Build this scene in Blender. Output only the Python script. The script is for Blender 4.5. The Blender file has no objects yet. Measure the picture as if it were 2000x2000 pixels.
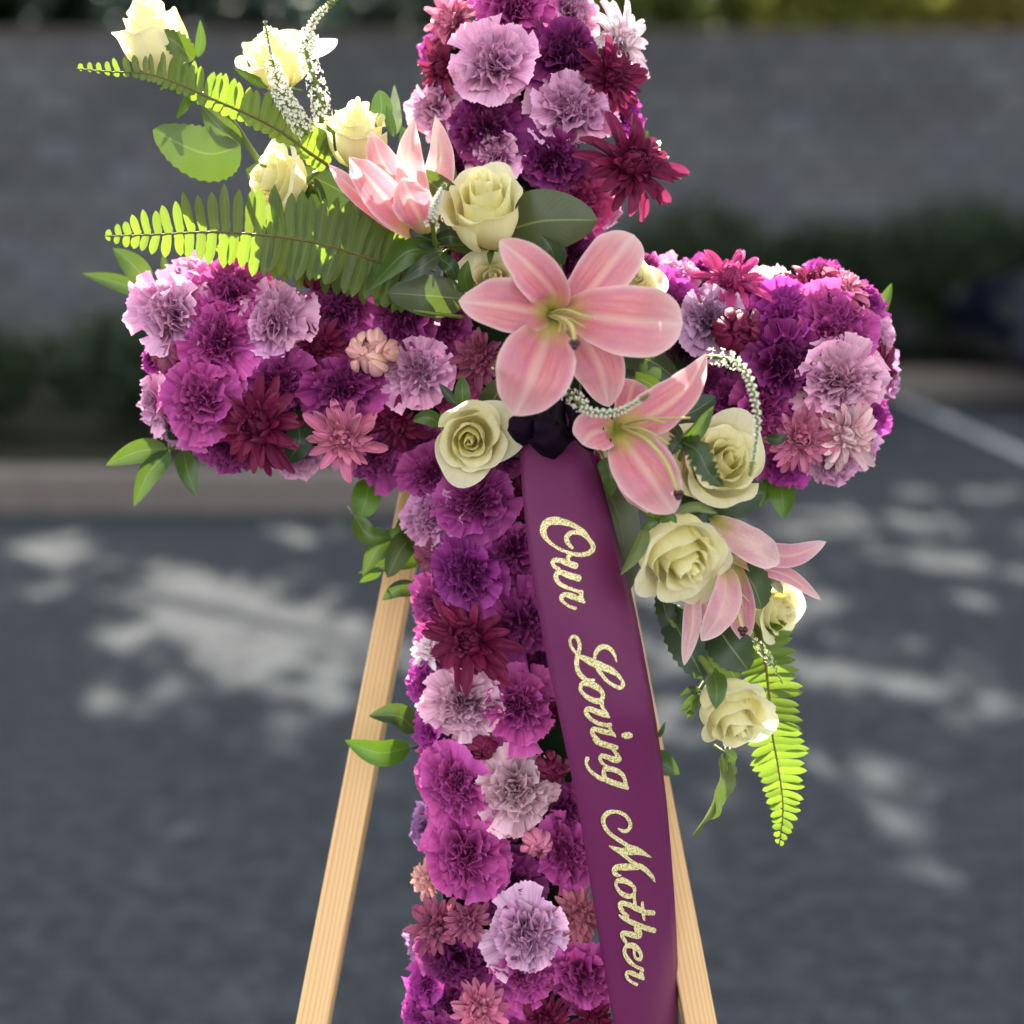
import bpy, math, random
from mathutils import Vector, Matrix, noise
R = math.radians
random.seed(7)
scene = bpy.context.scene
COL = scene.collection

# ---------------------------------------------------------------- camera
H, PITCH, F, D = 1.45, 13.0, 2790.0, 1.20      # height, downward pitch, focal length in 2000-px units, distance to the cross
cam = bpy.data.cameras.new('camera')
cam.sensor_width = 36.0
cam.lens = 36.0 * F / 2000.0
cam.clip_start, cam.clip_end = 0.05, 400
cam_o = bpy.data.objects.new('camera', cam)
COL.objects.link(cam_o)
cam_o.location = (0, 0, H)
cam_o.rotation_euler = (R(90 - PITCH), 0, 0)
cam.dof.use_dof = True
cam.dof.focus_distance = 1.165
cam.dof.aperture_fstop = 2.1
scene.camera = cam_o
CAM = Vector((0, 0, H))
FW = Vector((0, math.cos(R(PITCH)), -math.sin(R(PITCH))))
RT = Vector((1, 0, 0))
UP = Vector((0, math.sin(R(PITCH)), math.cos(R(PITCH))))

# ---------------------------------------------------------------- sky and sun
SUN = Vector((-0.15, 0.72, 0.66)).normalized()
world = bpy.data.worlds.new('World')
scene.world = world
world.use_nodes = True
wn, wl = world.node_tree.nodes, world.node_tree.links
bg = wn['Background']
sky = wn.new('ShaderNodeTexSky')
sky.sky_type = 'NISHITA'
sky.sun_disc = False
sky.sun_elevation = math.asin(SUN.z)
sky.sun_rotation = math.atan2(SUN.x, SUN.y)
sky.dust_density = 2.5
hs = wn.new('ShaderNodeHueSaturation')
hs.inputs['Saturation'].default_value = 0.16     # thin white haze over a blue sky
wl.new(sky.outputs[0], hs.inputs['Color'])
wl.new(hs.outputs[0], bg.inputs['Color'])
bg.inputs['Strength'].default_value = 0.12
sl = bpy.data.lights.new('sun', 'SUN')
sl.energy = 5.0
sl.angle = R(0.53)
sl.color = (1.0, 0.91, 0.76)
sun_o = bpy.data.objects.new('sun', sl)
COL.objects.link(sun_o)
sun_o.rotation_euler = SUN.to_track_quat('Z', 'Y').to_euler()
sun_o.location = SUN * 30
scene.view_settings.view_transform = 'Standard'
scene.view_settings.look = 'None'
scene.view_settings.gamma = 1.0
scene.view_settings.exposure = 2.43
scene.cycles.max_bounces = 7
scene.cycles.diffuse_bounces = 3
scene.cycles.transmission_bounces = 4
scene.cycles.use_denoising = True
scene.cycles.sample_clamp_indirect = 6.0

# ---------------------------------------------------------------- helpers
def P(px, py, w=0.0):
    """point on the leaning plane of the cross (2000 units across the picture), w metres in front of it"""
    d = D - w
    return CAM + FW * d + RT * ((px - 1000) / F * d) - UP * ((py - 1000) / F * d)

def ground(px, py, z=0.0):
    v = (FW + RT * ((px - 1000) / F) - UP * ((py - 1000) / F))
    return CAM + v * ((z - H) / v.z)

PX = D / F
def tag(o, label=None, cat=None, group=None, kind=None):
    if label: o['label'] = label
    if cat: o['category'] = cat
    if group: o['group'] = group
    if kind: o['kind'] = kind
    return o

def empty(name, loc, label=None, cat=None, group=None, mat=None):
    o = bpy.data.objects.new(name, None)
    COL.objects.link(o)
    o.empty_display_size = 0.02
    if mat is not None: o.matrix_world = mat
    else: o.location = loc
    return tag(o, label, cat, group)

def mesh(name, verts, faces, uvs=None, smooth=True):
    me = bpy.data.meshes.new(name)
    me.from_pydata([tuple(v) for v in verts], [], faces)
    if uvs:
        l = me.uv_layers.new(name='UVMap')
        idx = [0] * len(me.loops)
        me.loops.foreach_get('vertex_index', idx)
        flat = []
        for i in idx: flat += uvs[i]
        l.data.foreach_set('uv', flat)
    if smooth: me.polygons.foreach_set('use_smooth', [True] * len(me.polygons))
    me.update()
    return me

def put(name, me, m, parent=None, color=None, local=None):
    o = bpy.data.objects.new(name, me)
    COL.objects.link(o)
    if m is not None and not me.materials: me.materials.append(m)
    if parent is not None: o.parent = parent
    if color: o.color = (*color[:3], 1)
    if local is not None: o.matrix_local = local
    return o

def shift(verts, loc):
    return [Vector(v) - loc for v in verts]

def grid_faces(nu, nv, off=0):
    f = []
    for j in range(nv - 1):
        for i in range(nu - 1):
            a = off + j * nu + i
            f.append((a, a + 1, a + nu + 1, a + nu))
    return f

def spline(pts, n):
    """Catmull-Rom through points of any dimension"""
    p = [tuple(q) for q in pts]
    if len(p) == 2:
        return [tuple(a + (b - a) * i / (n - 1) for a, b in zip(p[0], p[1])) for i in range(n)]
    p = [tuple(2 * a - b for a, b in zip(p[0], p[1]))] + p + [tuple(2 * a - b for a, b in zip(p[-1], p[-2]))]
    seg = len(p) - 3
    out = []
    for k in range(n):
        t = k / (n - 1) * seg
        i = min(int(t), seg - 1)
        t -= i
        a, b, c, d = p[i], p[i + 1], p[i + 2], p[i + 3]
        out.append(tuple(0.5 * ((2 * y) + (-x + z) * t + (2 * x - 5 * y + 4 * z - q) * t * t + (-x + 3 * y - 3 * z + q) * t ** 3)
                         for x, y, z, q in zip(a, b, c, d)))
    return out

def jit(c, a=0.08):
    k = 1 + random.uniform(-a, a)
    return tuple(max(0, x * k * (1 + random.uniform(-a, a) * 0.35)) for x in c)

# ---------------------------------------------------------------- materials
def new_mat(name):
    m = bpy.data.materials.new(name)
    m.use_nodes = True
    n, l = m.node_tree.nodes, m.node_tree.links
    return m, n, l, n['Principled BSDF'], n['Material Output']

def N(n, t, **kw):
    x = n.new('ShaderNode' + t)
    for k, v in kw.items():
        if k in x.inputs: x.inputs[k].default_value = v
        else: setattr(x, k, v)
    return x

def ramp(n, stops):
    r = n.new('ShaderNodeValToRGB')
    e = r.color_ramp.elements
    while len(e) < len(stops): e.new(0.5)
    for i, (p, c) in enumerate(stops):
        e[i].position = p
        e[i].color = (*c, 1) if len(c) == 3 else c
    return r

def mixc(n, l, a, b, fac, mode='MIX'):
    x = n.new('ShaderNodeMix')
    x.data_type = 'RGBA'
    x.blend_type = mode
    for v, i in ((fac, 0), (a, 6), (b, 7)):
        if isinstance(v, (int, float)): x.inputs[i].default_value = v
        elif isinstance(v, tuple): x.inputs[i].default_value = (*v, 1)
        else: l.new(v, x.inputs[i])
    return x.outputs[2]

def mth(n, l, op, a, b=0.0, c=0.0, clamp=False):
    x = n.new('ShaderNodeMath')
    x.operation = op
    x.use_clamp = clamp
    for v, i in ((a, 0), (b, 1), (c, 2)):
        if isinstance(v, (int, float)): x.inputs[i].default_value = v
        else: l.new(v, x.inputs[i])
    return x.outputs[0]

def uvxy(n, l):
    t = N(n, 'TexCoord')
    s = N(n, 'SeparateXYZ')
    l.new(t.outputs['UV'], s.inputs[0])
    return t, s.outputs[0], s.outputs[1]

def finish(n, l, bsdf, out, col, trans, tcol=None, bump=None, bstr=0.2, bdist=0.0005):
    l.new(col, bsdf.inputs['Base Color'])
    if bump is not None:
        b = N(n, 'Bump', Strength=bstr, Distance=bdist)
        l.new(bump, b.inputs['Height'])
        l.new(b.outputs[0], bsdf.inputs['Normal'])
    tr = N(n, 'BsdfTranslucent')
    l.new(tcol if tcol is not None else col, tr.inputs[0])
    mx = N(n, 'MixShader')
    mx.inputs[0].default_value = trans
    l.new(bsdf.outputs[0], mx.inputs[1])
    l.new(tr.outputs[0], mx.inputs[2])
    l.new(mx.outputs[0], out.inputs[0])

def make_petal(name, edge=0.25, back=0.0, streak=0.35, rough=0.6, trans=0.2):
    m, n, l, b, o = new_mat(name)
    oi = N(n, 'ObjectInfo')
    tc, u, v = uvxy(n, l)
    mp = N(n, 'Mapping')
    mp.inputs['Scale'].default_value = (26, 2.2, 1)
    l.new(tc.outputs['UV'], mp.inputs[0])
    nz = N(n, 'TexNoise', Scale=1.0, Detail=3.0)
    l.new(mp.outputs[0], nz.inputs['Vector'])
    st = mth(n, l, 'MULTIPLY', mth(n, l, 'SUBTRACT', nz.outputs[0], 0.45), streak * 2.2)
    va = N(n, 'VectorMath', operation='SCALE')
    l.new(oi.outputs['Color'], va.inputs[0])
    l.new(mth(n, l, 'ADD', 1.0, st), va.inputs['Scale'])
    c = va.outputs[0]
    li = N(n, 'VectorMath', operation='MULTIPLY_ADD')
    l.new(c, li.inputs[0])
    li.inputs[1].default_value = (1.35, 1.5, 1.35)
    li.inputs[2].default_value = (0.07, 0.03, 0.06)
    ef = mth(n, l, 'MULTIPLY', mth(n, l, 'POWER', v, 8.0), edge)
    c = mixc(n, l, c, li.outputs[0], ef)
    if back:
        g = N(n, 'NewGeometry')
        c = mixc(n, l, c, (0.75, 0.42, 0.5), mth(n, l, 'MULTIPLY', mth(n, l, 'SUBTRACT', 1.0, g.outputs['Backfacing']) if False else g.outputs['Backfacing'], back))
    b.inputs['Roughness'].default_value = rough
    b.inputs['Specular IOR Level'].default_value = 0.18
    gm = N(n, 'Gamma', Gamma=0.8)
    l.new(c, gm.inputs[0])
    finish(n, l, b, o, c, trans, gm.outputs[0], nz.outputs[0], 0.5, 0.0006)
    return m

M = {}
M['carnation'] = make_petal('carnation_petal', edge=0.9, streak=0.5)
M['mum'] = make_petal('chrysanthemum_petal', edge=0.5, streak=0.45, rough=0.45, trans=0.22)

def make_rose():
    m, n, l, b, o = new_mat('rose_petal')
    oi = N(n, 'ObjectInfo')
    tc, u, v = uvxy(n, l)
    mp = N(n, 'Mapping')
    mp.inputs['Scale'].default_value = (18, 1.6, 1)
    l.new(tc.outputs['UV'], mp.inputs[0])
    nz = N(n, 'TexNoise', Scale=1.0, Detail=3.0)
    l.new(mp.outputs[0], nz.inputs['Vector'])
    c = mixc(n, l, (0.93, 0.87, 0.45), oi.outputs['Color'], mth(n, l, 'POWER', v, 0.35, clamp=True))
    ef = mth(n, l, 'POWER', v, 10.0)
    c = mixc(n, l, c, (0.95, 0.92, 0.74), mth(n, l, 'MULTIPLY', ef, 0.6))
    c = mixc(n, l, c, (0.6, 0.58, 0.3), mth(n, l, 'MULTIPLY', mth(n, l, 'GREATER_THAN', nz.outputs[0], 0.62), 0.12))
    b.inputs['Roughness'].default_value = 0.5
    b.inputs['Specular IOR Level'].default_value = 0.25
    finish(n, l, b, o, c, 0.42, None, nz.outputs[0], 0.35, 0.0008)
    return m
M['rose'] = make_rose()

def make_lily():
    m, n, l, b, o = new_mat('lily_petal')
    oi = N(n, 'ObjectInfo')
    tc, u, v = uvxy(n, l)
    mp = N(n, 'Mapping')
    mp.inputs['Scale'].default_value = (9, 2.0, 1)
    l.new(tc.outputs['UV'], mp.inputs[0])
    nz = N(n, 'TexNoise', Scale=1.3, Detail=5.0)
    l.new(mp.outputs[0], nz.inputs['Vector'])
    n2 = N(n, 'TexNoise', Scale=520.0, Detail=2.0)
    l.new(tc.outputs['Object'], n2.inputs['Vector'])
    n3 = N(n, 'TexNoise', Scale=2.6, Detail=3.0)
    l.new(tc.outputs['UV'], n3.inputs['Vector'])
    f1 = mth(n, l, 'MULTIPLY', mth(n, l, 'SUBTRACT', nz.outputs[0], 0.36), 3.4, clamp=True)
    f3 = mth(n, l, 'MULTIPLY', mth(n, l, 'SUBTRACT', n3.outputs[0], 0.38), 3.6, clamp=True)
    base = mixc(n, l, oi.outputs['Color'], (0.86, 0.45, 0.34), mth(n, l, 'MULTIPLY', f1, 0.55))
    base = mixc(n, l, base, (0.58, 0.17, 0.36), mth(n, l, 'MULTIPLY', f3, 0.45))
    base = mixc(n, l, base, (0.5, 0.1, 0.28), mth(n, l, 'MULTIPLY', mth(n, l, 'MULTIPLY', mth(n, l, 'SUBTRACT', n2.outputs[0], 0.4), 3.0, clamp=True), 0.2))
    au = mth(n, l, 'ABSOLUTE', mth(n, l, 'SUBTRACT', u, 0.5))
    mid = mth(n, l, 'SUBTRACT', 1.0, mth(n, l, 'MULTIPLY', au, 9.0), clamp=True)
    base = mixc(n, l, base, (0.9, 0.6, 0.5), mth(n, l, 'MULTIPLY', mid, 0.6))
    tip = mth(n, l, 'POWER', v, 7.0)
    base = mixc(n, l, base, (0.9, 0.72, 0.68), mth(n, l, 'MULTIPLY', tip, 0.75))
    ed = mth(n, l, 'POWER', mth(n, l, 'MULTIPLY', au, 2.0), 9.0)
    base = mixc(n, l, base, (0.93, 0.78, 0.75), mth(n, l, 'MULTIPLY', ed, 0.7))
    vo = N(n, 'TexVoronoi', Scale=42.0)
    mp2 = N(n, 'Mapping')
    mp2.inputs['Scale'].default_value = (0.45, 1, 1)
    l.new(tc.outputs['UV'], mp2.inputs[0])
    l.new(mp2.outputs[0], vo.inputs['Vector'])
    dots = mth(n, l, 'MULTIPLY', mth(n, l, 'LESS_THAN', vo.outputs[0], 0.2), mth(n, l, 'SUBTRACT', 0.9, mth(n, l, 'MULTIPLY', mth(n, l, 'ABSOLUTE', mth(n, l, 'SUBTRACT', v, 0.3)), 5.5), clamp=True))
    base = mixc(n, l, base, (0.5, 0.05, 0.16), mth(n, l, 'MULTIPLY', dots, 0.35))
    thr = mth(n, l, 'SUBTRACT', 1.0, mth(n, l, 'MULTIPLY', v, 2.7), clamp=True)
    thr = mth(n, l, 'MULTIPLY', thr, mth(n, l, 'SUBTRACT', 1.35, mth(n, l, 'MULTIPLY', au, 1.9)), clamp=True)
    base = mixc(n, l, base, (0.66, 0.62, 0.14), mth(n, l, 'MULTIPLY', thr, 1.25, clamp=True))
    dp = mth(n, l, 'SUBTRACT', 1.0, mth(n, l, 'MULTIPLY', v, 8.0), clamp=True)
    base = mixc(n, l, base, (0.3, 0.36, 0.05), dp)
    b.inputs['Roughness'].default_value = 0.42
    b.inputs['Specular IOR Level'].default_value = 0.35
    bp = mth(n, l, 'ADD', nz.outputs[0], mth(n, l, 'MULTIPLY', n2.outputs[0], 0.35))
    finish(n, l, b, o, base, 0.3, None, bp, 0.45, 0.0008)
    return m
M['lily'] = make_lily()

def make_leaf(name, trans, rough, tint=(0.42, 0.66, 0.03)):
    m, n, l, b, o = new_mat(name)
    oi = N(n, 'ObjectInfo')
    tc, u, v = uvxy(n, l)
    au = mth(n, l, 'ABSOLUTE', mth(n, l, 'SUBTRACT', u, 0.5))
    mid = mth(n, l, 'SUBTRACT', 1.0, mth(n, l, 'MULTIPLY', au, 34.0), clamp=True)
    ph = mth(n, l, 'MULTIPLY', mth(n, l, 'SUBTRACT', v, mth(n, l, 'MULTIPLY', au, 0.55)), 52.0)
    vein = mth(n, l, 'POWER', mth(n, l, 'ABSOLUTE', mth(n, l, 'SINE', ph)), 24.0)
    nz = N(n, 'TexNoise', Scale=90.0, Detail=4.0)
    l.new(tc.outputs['Object'], nz.inputs['Vector'])
    c = mixc(n, l, oi.outputs['Color'], (0.02, 0.035, 0.01), mth(n, l, 'MULTIPLY', nz.outputs[0], 0.55))
    vv = mth(n, l, 'MAXIMUM', mth(n, l, 'MULTIPLY', vein, 0.05), mth(n, l, 'MULTIPLY', mid, 0.6))
    c = mixc(n, l, c, (0.3, 0.36, 0.12), vv)
    tr = mixc(n, l, c, tint, 0.7)
    b.inputs['Roughness'].default_value = rough
    b.inputs['Specular IOR Level'].default_value = 0.45
    bp = mth(n, l, 'ADD', vv, mth(n, l, 'MULTIPLY', nz.outputs[0], 0.3))
    finish(n, l, b, o, c, trans, tr, bp, 0.4, 0.0006)
    return m
M['leaf'] = make_leaf('glossy_leaf', 0.10, 0.4, (0.3, 0.5, 0.03))
M['fern'] = make_leaf('fern_leaflet', 0.36, 0.5, (0.38, 0.58, 0.035))

def simple(name, col, rough=0.6, spec=0.4, trans=0.0, nscale=None, dark=0.4, bdist=0.001, metal=0.0, usecol=False):
    m, n, l, b, o = new_mat(name)
    b.inputs['Roughness'].default_value = rough
    b.inputs['Specular IOR Level'].default_value = spec
    b.inputs['Metallic'].default_value = metal
    if usecol: c = N(n, 'ObjectInfo').outputs['Color']
    else:
        rg = N(n, 'RGB')
        rg.outputs[0].default_value = (*col, 1)
        c = rg.outputs[0]
    bump = None
    if nscale:
        tc = N(n, 'TexCoord')
        nz = N(n, 'TexNoise', Scale=nscale, Detail=5.0)
        l.new(tc.outputs['Object'], nz.inputs['Vector'])
        c = mixc(n, l, c, tuple(x * (1 - dark) for x in col), nz.outputs[0], 'MIX') if not usecol else \
            mixc(n, l, c, (1 - dark,) * 3, nz.outputs[0], 'MULTIPLY')
        bump = nz.outputs[0]
    if trans > 0:
        finish(n, l, b, o, c, trans, None, bump, 0.4, bdist)
    else:
        l.new(c, b.inputs['Base Color'])
        if bump is not None:
            bb = N(n, 'Bump', Strength=0.5, Distance=bdist)
            l.new(bump, bb.inputs['Height'])
            l.new(bb.outputs[0], b.inputs['Normal'])
    return m
M['stem'] = simple('green_stem', (0.17, 0.24, 0.035), 0.4, 0.4, 0.0, 60, 0.5, usecol=False)
M['stem_dark'] = simple('dark_stem', (0.045, 0.075, 0.02), 0.5, 0.4, 0.0, 60, 0.5)
M['rachis'] = simple('rachis_brown', (0.16, 0.12, 0.03), 0.5, 0.4, 0.0, 60, 0.4)
M['filament'] = simple('lily_filament', (0.62, 0.55, 0.2), 0.4, 0.4, 0.2, 80, 0.2)
M['stigma'] = simple('lily_stigma', (0.05, 0.008, 0.012), 0.35, 0.5, 0.0, 300, 0.3)
M['floret'] = simple('white_floret', (0.92, 0.91, 0.8), 0.5, 0.3, 0.35, 200, 0.1)
M['foam'] = simple('floral_foam', (0.02, 0.045, 0.018), 0.9, 0.1, 0.0, 150, 0.6)
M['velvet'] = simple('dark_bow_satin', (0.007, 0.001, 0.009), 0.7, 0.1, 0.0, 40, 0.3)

def make_ribbon():
    m, n, l, b, o = new_mat('purple_satin_ribbon')
    tc, u, v = uvxy(n, l)
    mp = N(n, 'Mapping')
    mp.inputs['Scale'].default_value = (4, 900, 1)
    l.new(tc.outputs['UV'], mp.inputs[0])
    nz = N(n, 'TexNoise', Scale=1.0, Detail=2.0)
    l.new(mp.outputs[0], nz.inputs['Vector'])
    c = mixc(n, l, (0.155, 0.02, 0.09), (0.12, 0.015, 0.075), nz.outputs[0])
    l.new(c, b.inputs['Base Color'])
    b.inputs['Roughness'].default_value = 0.45
    b.inputs['Specular IOR Level'].default_value = 0.2
    bb = N(n, 'Bump', Strength=0.12, Distance=0.0002)
    l.new(nz.outputs[0], bb.inputs['Height'])
    l.new(bb.outputs[0], b.inputs['Normal'])
    return m
M['ribbon'] = make_ribbon()

def make_gold():
    m, n, l, b, o = new_mat('gold_glitter')
    tc = N(n, 'TexCoord')
    vo = N(n, 'TexVoronoi', Scale=1500.0)
    l.new(tc.outputs['Object'], vo.inputs['Vector'])
    sp = N(n, 'SeparateColor')
    l.new(vo.outputs['Color'], sp.inputs[0])
    r = ramp(n, [(0.0, (0.16, 0.12, 0.03)), (0.22, (0.55, 0.45, 0.14)), (0.5, (0.9, 0.78, 0.34)), (1.0, (1.0, 0.93, 0.6))])
    l.new(sp.outputs[0], r.inputs[0])
    l.new(r.outputs[0], b.inputs['Base Color'])
    b.inputs['Metallic'].default_value = 0.15
    b.inputs['Roughness'].default_value = 0.4
    nm = N(n, 'Bump', Strength=0.8, Distance=0.0004)
    l.new(sp.outputs[1], nm.inputs['Height'])
    l.new(nm.outputs[0], b.inputs['Normal'])
    return m
M['gold'] = make_gold()

def make_wood():
    m, n, l, b, o = new_mat('pine_wood')
    tc = N(n, 'TexCoord')
    mp = N(n, 'Mapping')
    mp.inputs['Scale'].default_value = (1, 1, 0.035)
    l.new(tc.outputs['Object'], mp.inputs[0])
    nz = N(n, 'TexNoise', Scale=55.0, Detail=3.0)
    l.new(mp.outputs[0], nz.inputs['Vector'])
    wv = N(n, 'TexWave', Scale=70.0, Distortion=9.0, Detail=2.0)
    wv.inputs['Detail Scale'].default_value = 0.6
    wv.bands_direction = 'X'
    l.new(mp.outputs[0], wv.inputs['Vector'])
    c = ramp(n, [(0.0, (0.86, 0.55, 0.25)), (0.45, (0.92, 0.66, 0.34)), (1.0, (0.76, 0.42, 0.16))])
    l.new(wv.outputs[0], c.inputs[0])
    cc = mixc(n, l, c.outputs[0], (0.6, 0.27, 0.08), mth(n, l, 'MULTIPLY', nz.outputs[0], 0.35))
    mk = N(n, 'Mapping')
    mk.inputs['Scale'].default_value = (1, 1, 0.12)
    l.new(tc.outputs['Object'], mk.inputs[0])
    kn = N(n, 'TexNoise', Scale=23.0, Detail=2.0)
    l.new(mk.outputs[0], kn.inputs['Vector'])
    cc = mixc(n, l, cc, (0.38, 0.17, 0.06), mth(n, l, 'MULTIPLY', mth(n, l, 'SUBTRACT', kn.outputs[0], 0.6), 4.0, clamp=True))
    l.new(cc, b.inputs['Base Color'])
    b.inputs['Roughness'].default_value = 0.55
    bb = N(n, 'Bump', Strength=0.25, Distance=0.0006)
    l.new(wv.outputs[0], bb.inputs['Height'])
    l.new(bb.outputs[0], b.inputs['Normal'])
    return m
M['wood'] = make_wood()

def make_asphalt():
    m, n, l, b, o = new_mat('asphalt')
    tc = N(n, 'TexCoord')
    a = N(n, 'TexNoise', Scale=170.0, Detail=6.0)
    l.new(tc.outputs['Object'], a.inputs['Vector'])
    p = N(n, 'TexNoise', Scale=1.6, Detail=5.0)
    l.new(tc.outputs['Object'], p.inputs['Vector'])
    vo = N(n, 'TexVoronoi', Scale=130.0)
    l.new(tc.outputs['Object'], vo.inputs['Vector'])
    c = mixc(n, l, (0.016, 0.022, 0.031), (0.042, 0.047, 0.053), a.outputs[0])
    c = mixc(n, l, c, (0.017, 0.022, 0.03), mth(n, l, 'MULTIPLY', p.outputs[0], 0.6))
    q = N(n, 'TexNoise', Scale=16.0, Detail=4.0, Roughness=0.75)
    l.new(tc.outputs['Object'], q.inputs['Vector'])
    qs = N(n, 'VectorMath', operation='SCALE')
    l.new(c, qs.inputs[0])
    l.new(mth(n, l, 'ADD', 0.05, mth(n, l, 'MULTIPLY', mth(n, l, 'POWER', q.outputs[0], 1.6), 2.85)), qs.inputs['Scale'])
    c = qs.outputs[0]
    l.new(c, b.inputs['Base Color'])
    b.inputs['Roughness'].default_value = 0.9
    b.inputs['Specular IOR Level'].default_value = 0.15
    bb = N(n, 'Bump', Strength=0.7, Distance=0.004)
    l.new(vo.outputs[0], bb.inputs['Height'])
    l.new(bb.outputs[0], b.inputs['Normal'])
    return m
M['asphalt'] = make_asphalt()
M['kerb'] = simple('kerb_concrete', (0.18, 0.155, 0.145), 0.85, 0.2, 0, 14, 0.45, 0.004)
M['soil'] = simple('planting_soil', (0.03, 0.035, 0.02), 0.95, 0.1, 0, 9, 0.6, 0.02)
M['mortar'] = simple('mortar', (0.075, 0.073, 0.075), 0.9, 0.2, 0, 20, 0.3, 0.003)
M['block'] = simple('wall_block', (0.2, 0.19, 0.19), 0.9, 0.2, 0, 10, 0.35, 0.004, usecol=True)
M['paint'] = simple('line_paint', (0.3, 0.32, 0.36), 0.7, 0.3, 0, 30, 0.35)
M['bark'] = simple('bark', (0.1, 0.075, 0.055), 0.9, 0.2, 0, 12, 0.6, 0.02)
M['crown'] = simple('crown_leaf', (0.07, 0.11, 0.02), 0.55, 0.3, 0.4, 3, 0.5, usecol=True)
M['car_paint'] = simple('navy_car_paint', (0.004, 0.006, 0.02), 0.3, 0.3)
M['car_glass'] = simple('dark_glass', (0.01, 0.012, 0.015), 0.08, 0.6)
M['tyre'] = simple('tyre_rubber', (0.015, 0.015, 0.016), 0.8, 0.2)
M['rim'] = simple('wheel_metal', (0.4, 0.4, 0.42), 0.35, 0.5, metal=0.8)
M['lamp'] = simple('lamp_lens', (0.05, 0.05, 0.06), 0.15, 0.5)

# ================================================================ the setting
def sheet(name, pts, z, m, kind='structure'):
    me = mesh(name, [(x, y, z) for x, y in pts], [tuple(range(len(pts)))], smooth=False)
    o = put(name, me, m)
    if kind: o['kind'] = kind
    return o

def box_verts(x0, x1, y0, y1, z0, z1):
    v = [(x, y, z) for z in (z0, z1) for y in (y0, y1) for x in (x0, x1)]
    f = [(0, 2, 3, 1), (4, 5, 7, 6), (0, 1, 5, 4), (2, 6, 7, 3), (0, 4, 6, 2), (1, 3, 7, 5)]
    return v, f

ground_o = sheet('ground', [(-150, -60), (150, -60), (150, 240), (-150, 240)], -0.012, M['soil'])
kp = spline([(-9, 6.35), (-5, 6.3), (-0.5, 6.28), (0.15, 6.45), (0.62, 7.2), (0.9, 8.5), (1.35, 9.35), (2.3, 9.75), (5, 9.85), (14, 9.9)], 60)
sheet('parking_lot', [(-14, -8), (16, -8), (16, 11)] + [(-14, 11)], 0.0, M['asphalt'])
# kerb, swept along its curving line
kv, kf = [], []
prof = [(0, 0.0), (0.015, 0.15), (0.035, 0.172), (0.19, 0.175), (0.21, 0.16), (0.21, 0.0)]
for i, (x, y) in enumerate(kp):
    a, b = kp[max(i - 1, 0)], kp[min(i + 1, len(kp) - 1)]
    t = Vector((b[0] - a[0], b[1] - a[1], 0)).normalized()
    nrm = Vector((-t.y, t.x, 0))
    for (u, z) in prof: kv.append(Vector((x, y, z)) + nrm * u)
nP = len(prof)
for i in range(len(kp) - 1):
    for j in range(nP - 1):
        a = i * nP + j
        kf.append((a, a + nP, a + nP + 1, a + 1))
put('kerb', mesh('kerb', kv, kf, smooth=False), M['kerb'])['kind'] = 'structure'
# planting bed behind the kerb
bed = [(kv[i * nP + 4].x, kv[i * nP + 4].y) for i in range(len(kp))]
sheet('planting_bed', bed + [(14, 13), (-9, 13)], 0.13, M['soil'])
# painted bay line on the asphalt at the right
a, b = ground(1735, 768, 0.004), ground(2075, 922, 0.004)
t = (b - a).normalized()
nn = Vector((-t.y, t.x, 0)) * 0.05
put('painted_line', mesh('painted_line', [a - nn, b - nn, b + nn, a + nn], [(0, 1, 2, 3)], smooth=False), M['paint'])['kind'] = 'structure'

# block wall
WY, BW, BH = 12.3, 0.42, 0.2
wall = empty('block_wall', (0, WY, 0), 'long grey concrete block wall running behind the planting bed', 'wall')
v, f = box_verts(-30, 30, 0.0, 0.2, 0.0, 2.6)
put('mortar_core', mesh('mortar_core', v, f, smooth=False), M['mortar'], wall)
v, f = box_verts(-30.05, 30.05, -0.05, 0.25, 2.605, 2.67)
put('coping', mesh('coping', v, f, smooth=False), M['kerb'], wall)
def block_mesh():
    w, h, d, c = BW / 2 - 0.006, BH / 2 - 0.006, 0.03, 0.008
    v = [(-w, 0, -h), (w, 0, -h), (w, 0, h), (-w, 0, h), (-w, -d + c, -h), (w, -d + c, -h), (w, -d + c, h), (-w, -d + c, h),
         (-w + c, -d, -h + c), (w - c, -d, -h + c), (w - c, -d, h - c), (-w + c, -d, h - c)]
    f = [(8, 9, 10, 11)]
    for a in (0, 4):
        for i in range(4):
            j = (i + 1) % 4
            f.append((a + i, a + j, a + 4 + j, a + 4 + i))
    return v, f
bv, bf = block_mesh()
bme = mesh('block', bv, bf, smooth=False)
rest_v, rest_f = [], []
cnt = 0
for row in range(13):
    z = 0.1 + row * BH
    for k in range(-28, 32):
        x = (k + (0.5 if row % 2 else 0)) * BW
        if row >= 1 and -4.55 < x < 5.0 and cnt < 300:
            c = 0.15 * random.uniform(0.86, 1.14) * (1 + 0.35 * noise.noise(Vector((x * 0.7, z * 1.1, 4))))
            o = put('block', bme, M['block'], wall, (c, c * random.uniform(1.0, 1.04), c * random.uniform(1.08, 1.16)))
            o.location = (x, random.uniform(-0.003, 0.002) - 0.002, z)
            cnt += 1
        else:
            n0 = len(rest_v)
            rest_v += [(p[0] + x, p[1] - 0.002, p[2] + z) for p in bv]
            rest_f += [tuple(q + n0 for q in ff) for ff in bf]
ro = put('far_blocks', mesh('far_blocks', rest_v, rest_f, smooth=False), M['block'], wall, (0.15, 0.153, 0.165))
ro['kind'] = 'stuff'

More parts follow.
